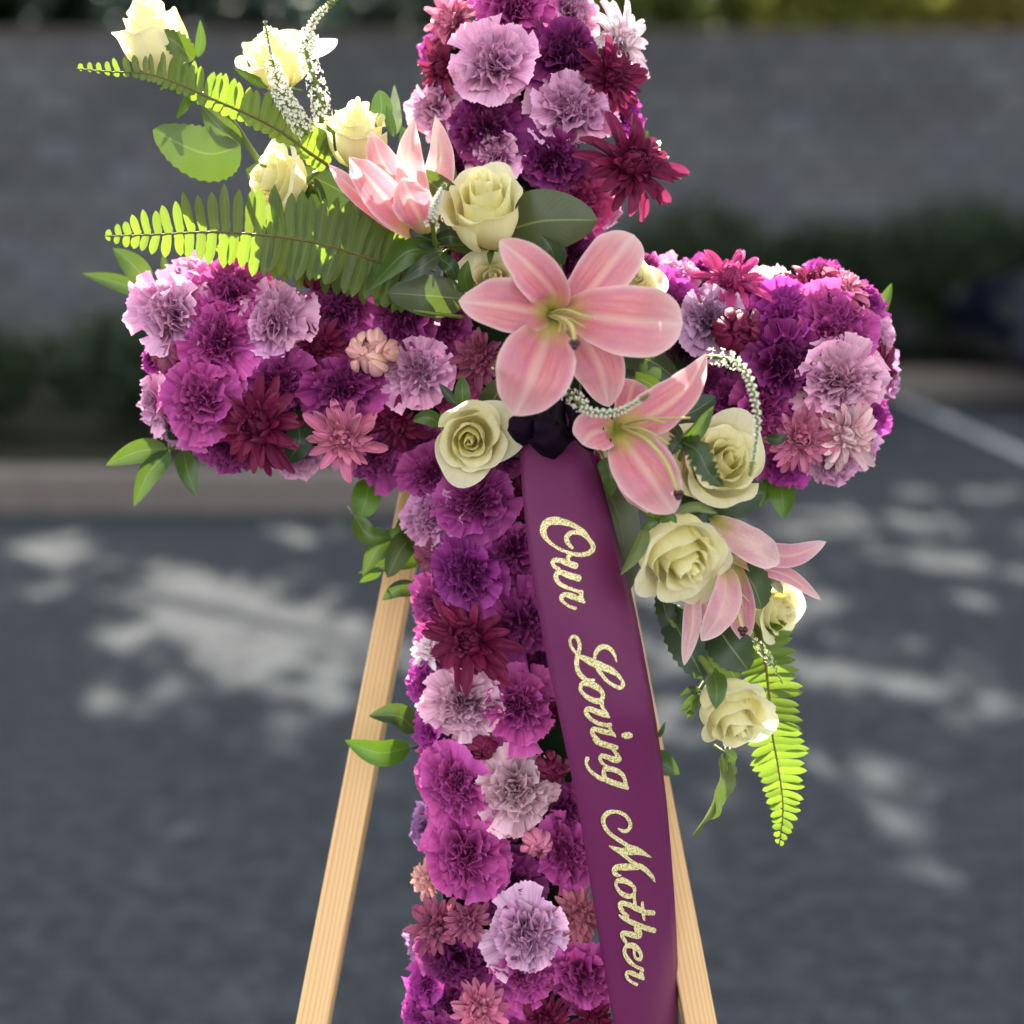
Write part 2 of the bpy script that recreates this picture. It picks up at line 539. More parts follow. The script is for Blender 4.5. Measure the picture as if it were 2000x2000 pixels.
def leaf_cards(pts, size, seed=1, droop=0.3):
    rnd = random.Random(seed)
    v, f = [], []
    for p in pts:
        d = Vector((rnd.gauss(0, 1), rnd.gauss(0, 1), rnd.gauss(0, 1) - droop)).normalized()
        s = d.cross(Vector((rnd.gauss(0, 1), rnd.gauss(0, 1), rnd.gauss(0, 1)))).normalized()
        L = size * rnd.uniform(0.7, 1.3)
        k = s * L * 0.28
        nrm = d.cross(s) * L * 0.08
        n0 = len(v)
        v += [p, p + d * L * 0.4 + k + nrm, p + d * L, p + d * L * 0.4 - k + nrm]
        f += [(n0, n0 + 1, n0 + 2), (n0, n0 + 2, n0 + 3)]
    return v, f

def tube_mesh(pts, radii, sides=8, cap=True):
    v, f = [], []
    pts = [Vector(p) for p in pts]
    ref = Vector((0.3, 0.2, 0.9)).normalized()
    for i, p in enumerate(pts):
        t = (pts[min(i + 1, len(pts) - 1)] - pts[max(i - 1, 0)]).normalized()
        a = t.cross(ref)
        if a.length < 0.1: a = t.cross(Vector((1, 0, 0)))
        a.normalize()
        b = t.cross(a)
        for k in range(sides):
            an = 2 * math.pi * k / sides
            v.append(p + (a * math.cos(an) + b * math.sin(an)) * radii[i])
    for i in range(len(pts) - 1):
        for k in range(sides):
            k2 = (k + 1) % sides
            f.append((i * sides + k, i * sides + k2, (i + 1) * sides + k2, (i + 1) * sides + k))
    if cap:
        f.append(tuple(range(sides))[::-1])
        f.append(tuple(range((len(pts) - 1) * sides, len(pts) * sides)))
    return v, f

def shrub(x, y, rx, ry, h, n, size, col, label, seed, group='shrubs in the planting bed'):
    rnd = random.Random(seed)
    root = empty('shrub', (x, y, 0.13), label, 'shrub', group)
    pts = []
    while len(pts) < n:
        q = Vector((rnd.uniform(-1, 1), rnd.uniform(-1, 1), rnd.uniform(-1, 1)))
        if not 0.45 < q.length < 1: continue
        lump = 0.82 + 0.3 * noise.noise(q * 2.3 + Vector((seed * 3.1, 0, 0)))
        p = Vector((q.x * rx * lump, q.y * ry * lump, h * 0.52 + q.z * h * 0.5 * lump))
        if p.z > 0.02: pts.append(p)
    v, f = leaf_cards(pts, size, seed)
    o = put('foliage', mesh('foliage', v, f, smooth=False), M['crown'], root, col)
    o['kind'] = 'stuff'
    for k in range(4):
        a = k * 1.6 + seed
        sv, sf = tube_mesh([(0.03 * math.cos(a), 0.03 * math.sin(a), -0.02), (rx * .3 * math.cos(a), ry * .3 * math.sin(a), h * .4), (rx * .5 * math.cos(a), ry * .5 * math.sin(a), h * .75)], [0.015, 0.011, 0.005], 5)
        put('stem', mesh('stem', sv, sf), M['bark'], root)
    return root
DK = (0.05, 0.085, 0.04)
sh = [(-3.1, 7.6, .75, .5, .66, 'low dark shrub furthest left beside the kerb'),
      (-1.95, 7.75, .7, .5, .7, 'low dark shrub under the left end of the flower cross'),
      (-0.85, 7.8, .68, .5, .66, 'low dark shrub half hidden behind the flower column'),
      (1.4, 11.0, .85, .6, 1.25, 'tall dark shrub in the gap right of the flower column top'),
      (2.45, 11.1, .85, .6, 1.12, 'dark rounded shrub above the middle of the right arm'),
      (3.5, 11.1, .8, .6, 1.3, 'dark shrub above the right end of the flower cross'),
      (4.5, 10.9, .85, .7, 1.6, 'tallest dark shrub at the right edge behind the navy car'),
      (-4.3, 8.6, .8, .6, .75, 'dark shrub past the left edge of the kerb bed')]
for i, (x, y, rx, ry, h, lb) in enumerate(sh):
    shrub(x, y, rx, ry, h, 2600, 0.09, jit(DK, .15), lb, 11 + i)

# trees: trunks stand beyond the wall, crowns reach out over the car park and dapple it
def tree(x, y, pts, size, col, label, seed, limbs, group='trees growing beyond the wall'):
    root = empty('tree', (x, y, 0), label, 'tree', group)
    base = Vector((x, y, 0))
    v, f = leaf_cards([p - base for p in pts], size, seed)
    o = put('crown', mesh('crown', v, f, smooth=False), M['crown'], root, col)
    o['kind'] = 'stuff'
    top = Vector((0.1, -0.3, 4.6))
    tv, tf = tube_mesh(spline([(0, 0, -0.1), (0.06, 0.02, 1.6), (-0.04, -0.1, 3.2), tuple(top)], 10), [0.2 - 0.011 * i for i in range(10)], 10)
    put('trunk', mesh('trunk', tv, tf), M['bark'], root)
    for q in limbs:
        q = Vector(q) - base
        midp = top.lerp(q, 0.5) + Vector((0, 0, 0.4))
        tv, tf = tube_mesh(spline([tuple(top - Vector((0, 0, .25))), tuple(midp), tuple(q)], 9), [0.08 - 0.008 * i for i in range(9)], 7)
        put('limb', mesh('limb', tv, tf), M['bark'], root)
    return root

# gaps in the crowns, given by where their light falls on the asphalt (picture place, spread, softness)
GAPS = [(93, 1067, 80, 28), (373, 1145, 95, 24), (528, 1165, 80, 26), (440, 1205, 120, 36), (267, 1241, 90, 24), (500, 1290, 120, 42),
        (600, 1365, 120, 40), (267, 1380, 105, 24), (596, 1039, 80, 14), (714, 1240, 60, 34), (690, 1420, 60, 22), (80, 1985, 110, 45),
        (745, 1580, 40, 30), (500, 1945, 70, 30), (1330, 1290, 80, 24), (1480, 1035, 150, 14), (1650, 1320, 120, 18), (1800, 1350, 130, 20),
        (1850, 965, 130, 12), (1345, 1440, 60, 26), (1730, 1570, 90, 20), (1560, 1180, 120, 14), (1290, 1640, 40, 40), (1300, 1130, 60, 20),
        (1900, 1180, 100, 12), (1480, 1850, 60, 26), (1700, 1330, 330, 16, .2), (1500, 1210, 260, 9, .18), (1850, 1105, 180, 8, .12), (1600, 1480, 250, 14, .22), (1820, 1700, 150, 18, .25), (1400, 1100, 160, 8, .1), (250, 1170, 160, 9, .15), (200, 1100, 180, 7, .1), (1700, 1010, 200, 6, .08), (620, 1230, 200, 20, .3), (1290, 1380, 60, 40)]
gg = []
for (gx, gy, ax, ay, *sl_) in GAPS:
    e_ = ground(gx + ax, gy + (sl_[0] if sl_ else 0) * ax)
    c = ground(gx, gy)
    gg.append((c.x, c.y, (ground(gx + ax, gy) - c).length * 1.2, abs(ground(gx, gy + ay * (1.7 if sl_ else 1)).y - c.y) * 1.3, (e_.y - c.y) / (e_.x - c.x)))
def lit(x, y, rnd):
    if x > 0.2 and y > 2.7 and noise.noise(Vector((x * 0.8 + 3, (y + 0.22 * x) * 3.2, 9))) > 0.16 and rnd.random() < 0.55: return True
    if x < 0 and y > 3.6 and noise.noise(Vector((x * 1.3 + 3, (y + 0.22 * x) * 3.6, 5))) > 0.2 and rnd.random() < 0.5: return True
    for (cx, cy, a, b, k_) in gg:
        if abs(x - cx) > a * 1.7: continue
        q = ((x - cx) / a) ** 2 + ((y - cy - k_ * (x - cx)) / b) ** 2
        q += 0.8 * noise.noise(Vector((x * 3.0, y * 2.4, 3.3)))
        if q < 0.75 or (q < 1.9 and rnd.random() < (1.9 - q) / 1.15 * .93): return True
    return False
rnd = random.Random(5)
left_pts, right_pts = [], []
while len(left_pts) + len(right_pts) < 52000:
    gx, gy = rnd.uniform(-4.6, 5.0), rnd.uniform(1.75, 9.8)
    if gy < 2.1 and rnd.random() < 0.5: continue
    if lit(gx, gy, rnd) and rnd.random() < 0.985: continue
    z = rnd.uniform(5.0, 6.4)
    p = Vector((gx, gy, 0)) + SUN * (z / SUN.z)
    (left_pts if p.x < -0.4 + 0.8 * noise.noise(Vector((p.x, p.y, 7))) else right_pts).append(p)
CR = (0.075, 0.12, 0.03)
tree(-5.6, 13.4, left_pts, 0.18, CR, 'spreading tree beyond the wall whose crown hangs over the left of the car park', 3,
     [(-3.5, 9, 5.6), (-1.5, 10.5, 5.8), (-4.5, 12, 5.9), (-2.2, 14, 6), (-1.2, 8, 5.6)])
tree(6.3, 13.6, right_pts, 0.18, CR, 'spreading tree beyond the wall whose crown hangs over the right of the car park', 4,
     [(1.5, 9, 5.6), (3, 11, 5.8), (1, 12.5, 5.9), (3.5, 14.5, 6), (0.6, 8, 5.6)])
# unseen third tree, added so its overhead crown keeps skylight off the asphalt
over = []
while len(over) < 7000:
    p = Vector((rnd.uniform(-4.5, 5.5), rnd.uniform(-2.5, 3.9), rnd.uniform(5.0, 6.6)))
    if noise.noise(p * 0.7) > 0.22: continue
    over.append(p)
tree(6.0, -1.2, over, 0.24, CR, 'unseen tree added beside the car park, its crown over the viewer blocking skylight', 6,
     [(3.5, 0.5, 5.6), (0, 2.2, 5.8), (-2.5, 0.5, 5.9), (1.5, -1.5, 5.8), (-1, -1.5, 5.7)], 'trees added to block skylight')
# wood beyond the wall, too far and dense to tell its trees apart
wp = [Vector((rnd.uniform(-11, 12), rnd.uniform(19.5, 22.0), rnd.uniform(0.2, 5.9))) for _ in range(20000)]
wv_, wf_ = leaf_cards(wp, 0.6, 77)
wo = put('far_wood', mesh('far_wood', wv_, wf_, smooth=False), M['crown'], None, (0.035, 0.055, 0.035))
wo['kind'] = 'stuff'
# bush tops over the wall, sunlight put into the yellow right-hand leaf colours
for i, (x, y, h, n, col, lb) in enumerate([
        (-3.2, 15.5, 4.2, 900, (0.03, 0.06, 0.05), 'dark bush top above the wall at the left edge'),
        (-1.2, 16.0, 4.0, 900, (0.035, 0.06, 0.05), 'dark bush top above the wall beside the white roses'),
        (1.4, 15.5, 4.2, 1300, (0.15, 0.2, 0.05), 'green bush top above the wall right of the flower column'),
        (3.2, 15.4, 4.6, 1500, (0.3, 0.32, 0.06), 'bush top above the wall coloured sunlit yellow green'),
        (5.2, 15.6, 4.8, 1500, (0.36, 0.32, 0.08), 'bush top above the wall at the right edge coloured sunlit yellow')]):
    r = shrub(x, y, 1.5, 1.0, h, n * 5, 0.2, col, lb, 40 + i, 'bushes growing beyond the wall')
    r.location.z = 0

# parked car at the right edge
def make_car(x, y, yaw):
    root = empty('parked_car', (x, y, 0), 'dark navy parked car cut off by the right edge', 'car')
    root.rotation_euler.z = yaw
    # side outline, nose at x = 0
    out = [(0.0, 0.35), (0.02, 0.62), (0.12, 0.74), (0.5, 0.86), (1.15, 0.95), (1.35, 0.98), (2.05, 1.38), (2.5, 1.44), (3.1, 1.42), (3.75, 1.08), (4.3, 1.02), (4.42, 0.9), (4.45, 0.4), (4.3, 0.24), (0.15, 0.2)]
    ys = [(-0.0, 0.93, 0.0), (0.06, 1.0, 0.0), (1.66, 1.0, 0), (1.72, 0.93, 0)]
    v, f = [], []
    for (yy, s, _) in ys:
        for (a, b) in out:
            tw = 0.12 * max(0, b - 0.98) / 0.45
            yi = yy + (tw if yy < 0.8 else -tw)
            v.append((2.2 + (a - 2.2) * s, yi, 0.7 + (b - 0.7) * (s * .5 + .5)))
    n = len(out)
    for j in range(3):
        for i in range(n):
            k = (i + 1) % n
            f.append((j * n + i, j * n + k, (j + 1) * n + k, (j + 1) * n + i))
    f.append(tuple(range(n))[::-1]); f.append(tuple(range(3 * n, 4 * n)))
    put('body', mesh('body', v, f, smooth=False), M['car_paint'], root)
    for side, yy in ((-1, -0.01), (1, 1.73)):
        for q in ([(1.5, 1.0), (2.1, 1.33), (2.5, 1.37), (2.5, 1.0)], [(2.58, 1.0), (2.58, 1.37), (3.05, 1.35), (3.6, 1.05)]):
            vv = [(a, yy + side * -0.1 * max(0, b - .98) / .4 - side * 0.0, b) for a, b in q] + [(a, yy + side * (-0.1 * max(0, b - .98) / .4 - 0.02), b) for a, b in q]
            put('window', mesh('window', vv, [(0, 1, 2, 3), (7, 6, 5, 4), (0, 4, 5, 1), (1, 5, 6, 2), (2, 6, 7, 3), (3, 7, 4, 0)], smooth=False), M['car_glass'], root)
    vv = [(1.38, .12, 1.02), (1.38, 1.6, 1.02), (2.03, 1.48, 1.395), (2.03, .24, 1.395)]
    put('windscreen', mesh('windscreen', vv, [(0, 1, 2, 3)], smooth=False), M['car_glass'], root)
    for wx in (0.82, 3.6):
        for wy in (-0.02, 1.56):
            w = bpy.data.objects.new('wheel', None); COL.objects.link(w); w.parent = root; w.location = (wx, wy, 0.32)
            rp = [(0.2, 0), (0.29, -0.0), (0.32, 0.03), (0.32, 0.16), (0.29, 0.19), (0.2, 0.19)]
            tv, tf = [], []
            for k in range(24):
                an = k * math.pi / 12
                for (rr, yo) in rp: tv.append((rr * math.cos(an), yo, rr * math.sin(an)))
            for k in range(24):
                for j in range(6):
                    k2, j2 = (k + 1) % 24, (j + 1) % 6
                    tf.append((k * 6 + j, k * 6 + j2, k2 * 6 + j2, k2 * 6 + j))
            put('tyre', mesh('tyre', tv, tf), M['tyre'], w)
            hv = [(0, 0.03, 0)] + [(0.205 * math.cos(k * math.pi / 12), 0.05, 0.205 * math.sin(k * math.pi / 12)) for k in range(24)] + \
                 [(0.205 * math.cos(k * math.pi / 12), 0.15, 0.205 * math.sin(k * math.pi / 12)) for k in range(24)]
            hf = [(0, 1 + k, 1 + (k + 1) % 24) for k in range(24)] + [(1 + k, 25 + k, 25 + (k + 1) % 24, 1 + (k + 1) % 24) for k in range(24)]
            put('rim', mesh('rim', hv, hf, smooth=False), M['rim'], w)
    for y0 in (0.1, 1.34):
        v, f = box_verts(-0.015, 0.1, y0, y0 + 0.28, 0.56, 0.68)
        put('headlight', mesh('headlight', v, f, smooth=False), M['lamp'], root)
    v, f = box_verts(-0.03, 0.1, 0.1, 1.62, 0.3, 0.42)
    put('bumper', mesh('bumper', v, f, smooth=False), M['tyre'], root)
    return root
make_car(3.28, 9.3, 0.0)

# ================================================================ easel and foam cross
def member(name, a, b, wa, wb, da, db, m, parent, loc):
    """a tapered board from a to b (world), width w across the picture, depth d"""
    ax = (b - a).normalized()
    xv = (RT - ax * RT.dot(ax)).normalized()
    yv = ax.cross(xv)
    L = (b - a).length
    c = 0.0012
    v = []
    for (z, w, d) in ((0, wa, da), (L, wb, db)):
        w, d = w / 2, d / 2
        v += [(-w + c, -d, z), (w - c, -d, z), (w, -d + c, z), (w, d - c, z), (w - c, d, z), (-w + c, d, z), (-w, d - c, z), (-w, -d + c, z)]
    f = [(i, (i + 1) % 8, 8 + (i + 1) % 8, 8 + i) for i in range(8)] + [tuple(range(8))[::-1], tuple(range(8, 16))]
    o = put(name, mesh(name, v, f, smooth=False), m, parent)
    o.matrix_local = Matrix.Translation(-loc) @ Matrix.Translation(a) @ Matrix((xv, yv, ax)).transposed().to_4x4()
    return o
loc = Vector((0, P(990, 1500).y, 0))
easel = empty('wooden_easel', loc, 'pale pine wooden easel holding up the purple flower cross', 'easel')
def leg_line(xt, yt, wt, xb, yb, wb):
    a, b = P(xt, yt, wt), P(xb, yb, wb)
    k = (a.z - 0.0) / (a.z - b.z)
    return a, a + (b - a) * k
for (xt, xb) in ((966, 612), (1014, 1366)):
    a, b = leg_line(xt, 150, -0.24, xb, 2000, 0.0 - 0.05)
    member('leg', b, a, 0.030, 0.024, 0.03, 0.03, M['wood'], easel, loc)
a = P(990, 190, -0.26)
member('rear_leg', Vector((0.0, a.y + 0.75, 0)), a + Vector((0, 0.02, 0)), 0.028, 0.028, 0.024, 0.024, M['wood'], easel, loc)
member('shelf', P(560, 2360, -0.005), P(1420, 2360, -0.005), 0.05, 0.05, 0.03, 0.03, M['wood'], easel, loc)
member('crossbar', P(910, 470, -0.24), P(1070, 470, -0.24), 0.02, 0.02, 0.05, 0.05, M['wood'], easel, loc)

def foam_block(name, x0, y0, x1, y1, w0, w1, parent, loc, n=7):
    v, f = [], []
    for (w) in (w1, w0):
        ins = 12 if w == w1 else 0
        for (x, y) in ((x0 + ins, y0 + ins), (x1 - ins, y0 + ins), (x1 - ins, y1 - ins), (x0 + ins, y1 - ins)):
            # undo perspective so that the block keeps straight sides
            q = P(1000, 1000, w) + RT * ((x - 1000) * PX) - UP * ((y - 1000) * PX)
            v.append(q - loc)
    f = [(0, 3, 2, 1), (4, 5, 6, 7), (0, 1, 5, 4), (1, 2, 6, 5), (2, 3, 7, 6), (3, 0, 4, 7)]
    return put(name, mesh(name, v, f, smooth=False), M['foam'], parent)
floc = P(990, 2340, -0.06)
foam = empty('foam_cross', floc, 'dark green floral foam cross that all the purple flowers are stuck into', 'floral foam')
foam_block('upright', 850, 10, 1145, 2330, -0.115, -0.028, foam, floc)
foam_block('crossarm', 300, 560, 848, 865, -0.11, -0.0285, foam, floc)
foam_block('crossarm', 1147, 560, 1690, 865, -0.11, -0.0285, foam, floc)

# ================================================================ flower heads
def petal_mesh(name, th0, th1, L, W, ruf, freq, seed, base=0.0, nu=19, ns=9, serr=0.0, shape='fan', cup=0.0, powr=0.8, thick=0.0):
    """a petal in flower space (axis Z, petal toward +X), length L, edge ruffled"""
    rnd = random.Random(seed)
    ph, ph2, asym = rnd.uniform(0, 6.3), rnd.uniform(0, 6.3), rnd.uniform(-0.2, 0.2)
    bend = rnd.uniform(-0.16, 0.16) * L
    verts, uvs = [], []
    r, z = 0.0, base
    nn_ = Vector((seed * 1.7, 3.1, seed * 0.3))
    for j in range(ns):
        s = j / (ns - 1)
        th = R(th0 + (th1 - th0) * (s ** powr))
        if j:
            r += math.sin(th) * L / (ns - 1)
            z += math.cos(th) * L / (ns - 1)
        if shape == 'fan': w = W * (0.16 + 0.84 * (s ** 1.15))
        else: w = W * (0.3 + 0.7 * math.sin(min(1, s * 1.35) * math.pi / 2)) * (1 - max(0, (s - 0.5) / 0.5) ** 3.4) ** 0.5
        if shape != 'fan' and j == ns - 1: w = W * 0.22
        # local normal (up/inward side of the petal)
        nx, nz = -math.cos(th), math.sin(th)
        for i in range(nu):
            t = 2 * i / (nu - 1) - 1
            e = 0.0
            if shape == 'fan':
                # fan edge bulges outward in the middle and is fringed
                e = -0.16 * L * t * t * s * s
                if j == ns - 1: e += serr * L * (rnd.random() - 0.25) * (1 if i % 2 else -0.6)
            d = ruf * (s ** 1.6) * (math.sin(freq * math.pi * t + ph + 1.5 * s) + 0.5 * math.sin(2.3 * freq * math.pi * t + ph2) * s)
            d += 0.5 * ruf * s * noise.noise(Vector((t * 1.6, s * 2.5, 0)) + nn_)
            d += cup * w * t * t
            x = r + e * math.sin(th) + d * nx
            zz = z + e * math.cos(th) + d * nz
            y = (bend * s * s if shape != 'fan' else 0) + t * w * (1 + asym * s) + 0.25 * ruf * s * math.sin(3 * t + ph2)
            verts.append((x, y, zz))
            uvs.append((i / (nu - 1), s))
    return mesh(name, verts, grid_faces(nu, ns), uvs)

CARN = {}
for key, a in {'outer': (28, 98, 1.14, .56, .10, 1.25), 'second': (22, 80, 1.04, .48, .135, 1.5), 'third': (14, 58, .96, .42, .165, 1.7),
               'inner': (6, 36, .9, .35, .18, 1.7), 'heart': (-4, 12, .84, .27, .165, 1.6)}.items():
    CARN[key] = [petal_mesh('carnation_petal', a[0], a[1], a[2], a[3], a[4], a[5], 100 + k * 7 + len(CARN), base=-0.62, serr=0.055, nu=23, ns=9) for k in range(6)]
CARN_R = 1.0

def mum_set(w, tag_):
    S = {}
    for key, a in {'out': (30, 94, 1.12, .135, .5, 0.9), 'droop': (32, 112, 1.2, .14, .45, 0.9), 'mid': (22, 72, .92, .12, .7, 0.9),
                   'up': (14, 46, .74, .10, .9, 1.0), 'incurve': (66, -56, .98, .085, 1.1, 1.0), 'core': (44, -66, .78, .07, 1.1, 1.0),
                   'cup': (104, -76, 1.75, .17, .7, 1.0), 'cup2': (95, -86, 1.45, .14, .8, 1.0)}.items():
        S[key] = [petal_mesh('mum_petal', a[0] + (k - 1) * 5, a[1] + (k - 1) * 9, a[2], a[3] * w, .035, 1.0, 300 + k * 11 + len(S), base=-0.42, shape='strap', nu=7, ns=13, cup=a[4], powr=a[5]) for k in range(4)]
    return S
MUM = mum_set(1.0, '')

def calyx_mesh():
    v, f = tube_mesh([(0, 0, -1.15), (0, 0, -0.72), (0.0, 0, -0.6), (0, 0, -0.4)], [0.05, 0.06, 0.16, 0.2], 8)
    return mesh('calyx', v, f)
CALYX = calyx_mesh()
CALYX.materials.append(M['stem'])

def frame(axis, spin):
    """world rotation whose Z is the given flower axis in picture terms (x right, y down, z toward the camera)"""
    z = (RT * axis[0] - UP * axis[1] - FW * axis[2]).normalized()
    x = z.cross(UP)
    if x.length < 0.2: x = z.cross(RT)
    x.normalize()
    y = z.cross(x)
    return Matrix((x, y, z)).transposed().to_4x4() @ Matrix.Rotation(spin, 4, 'Z')

def auto_axis(px, py):
    if py < 480 and 760 < px < 1300: nx, ny = (px - 1020) / 215 * 0.85, -0.05
    elif px < 800 and py < 960: nx, ny = -max(0, 350 - px) / 95 * 0.9, (py - 712) / 215 * 0.8
    elif px > 1225 and py < 960: nx, ny = max(0, px - 1630) / 105 * 0.85, (py - 725) / 215 * 0.8
    else: nx, ny = min(0.0, (px - 930) / 125 * 0.8) + max(0, (px - 1060) / 150 * .5), 0.05
    k = math.hypot(nx, ny)
    if k > 0.93: nx, ny = nx / k * 0.93, ny / k * 0.93
    return nx, ny

def place(name, px, py, rad, axis, label, cat, group, w=None, spin=None, face=1.0):
    nx, ny = axis if axis else auto_axis(px, py)
    nx += random.uniform(-.12, .12); ny += random.uniform(-.12, .12)
    k2 = min(nx * nx + ny * ny, 0.93)
    nz = math.sqrt(1 - k2)
    if w is None: w = 0.004 - 0.05 * k2 + random.uniform(-.003, .003)
    s = rad * PX
    sq = random.uniform(.88, 1.12)
    m = Matrix.Translation(P(px, py, w)) @ frame((nx, ny, nz), random.uniform(0, 6.28) if spin is None else spin) @ Matrix.Diagonal((s * sq, s / sq, s, 1))
    return empty(name, None, label, cat, group, m)

def add_petals(root, meshes, name, count, m, col, scale=1.0, tilt=6, start=0.0, sj=0.08, cj=0.1, dz=0.0):
    for k in range(count):
        a = start + 2 * math.pi * (k + random.uniform(-.22, .22)) / count
        s = scale * (1 + random.uniform(-sj, sj))
        loc = Matrix.Translation((0, 0, dz)) @ Matrix.Rotation(a, 4, 'Z') @ Matrix.Rotation(R(random.uniform(-tilt, tilt)), 4, 'Y') @ Matrix.Rotation(R(random.uniform(-tilt, tilt)), 4, 'X') @ Matrix.Diagonal((s, s * (1 if random.random() < .5 else -1), s, 1))
        put(name, random.choice(meshes), m, root, jit(col, cj), loc)

def carnation(px, py, rad, col, label, axis=None, w=None):
    root = place('carnation', px, py, rad * 1.01, axis, label, 'carnation', 'carnations in the flower cross', w)
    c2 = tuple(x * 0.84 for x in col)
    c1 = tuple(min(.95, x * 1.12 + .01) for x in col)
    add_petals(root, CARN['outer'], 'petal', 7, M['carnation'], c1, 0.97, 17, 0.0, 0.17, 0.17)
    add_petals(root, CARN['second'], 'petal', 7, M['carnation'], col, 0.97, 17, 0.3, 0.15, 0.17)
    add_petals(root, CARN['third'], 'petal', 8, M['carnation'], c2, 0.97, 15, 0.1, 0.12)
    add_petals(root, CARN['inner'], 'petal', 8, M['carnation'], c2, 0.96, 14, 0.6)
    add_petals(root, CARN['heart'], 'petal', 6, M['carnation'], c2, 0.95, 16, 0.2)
    put('calyx', CALYX, None, root)
    return root

def mum(px, py, rad, col, label, style='open', axis=None, w=None):
    root = place('chrysanthemum', px, py, rad, axis, label, 'chrysanthemum', 'chrysanthemums in the flower cross', w)
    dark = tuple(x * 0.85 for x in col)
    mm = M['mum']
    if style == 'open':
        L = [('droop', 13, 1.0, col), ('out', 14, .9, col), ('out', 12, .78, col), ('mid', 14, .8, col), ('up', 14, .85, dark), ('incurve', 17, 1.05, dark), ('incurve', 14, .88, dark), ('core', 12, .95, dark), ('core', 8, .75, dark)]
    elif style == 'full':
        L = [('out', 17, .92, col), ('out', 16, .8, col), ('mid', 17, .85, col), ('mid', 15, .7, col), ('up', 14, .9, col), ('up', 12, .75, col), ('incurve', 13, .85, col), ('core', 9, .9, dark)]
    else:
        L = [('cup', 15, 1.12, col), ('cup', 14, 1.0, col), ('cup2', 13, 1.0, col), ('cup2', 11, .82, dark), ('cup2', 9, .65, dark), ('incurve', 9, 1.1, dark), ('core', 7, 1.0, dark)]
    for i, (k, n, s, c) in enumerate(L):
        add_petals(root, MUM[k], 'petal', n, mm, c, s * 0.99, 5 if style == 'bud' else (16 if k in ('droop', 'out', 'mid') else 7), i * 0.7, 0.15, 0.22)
    put('calyx', CALYX, None, root)
    return root

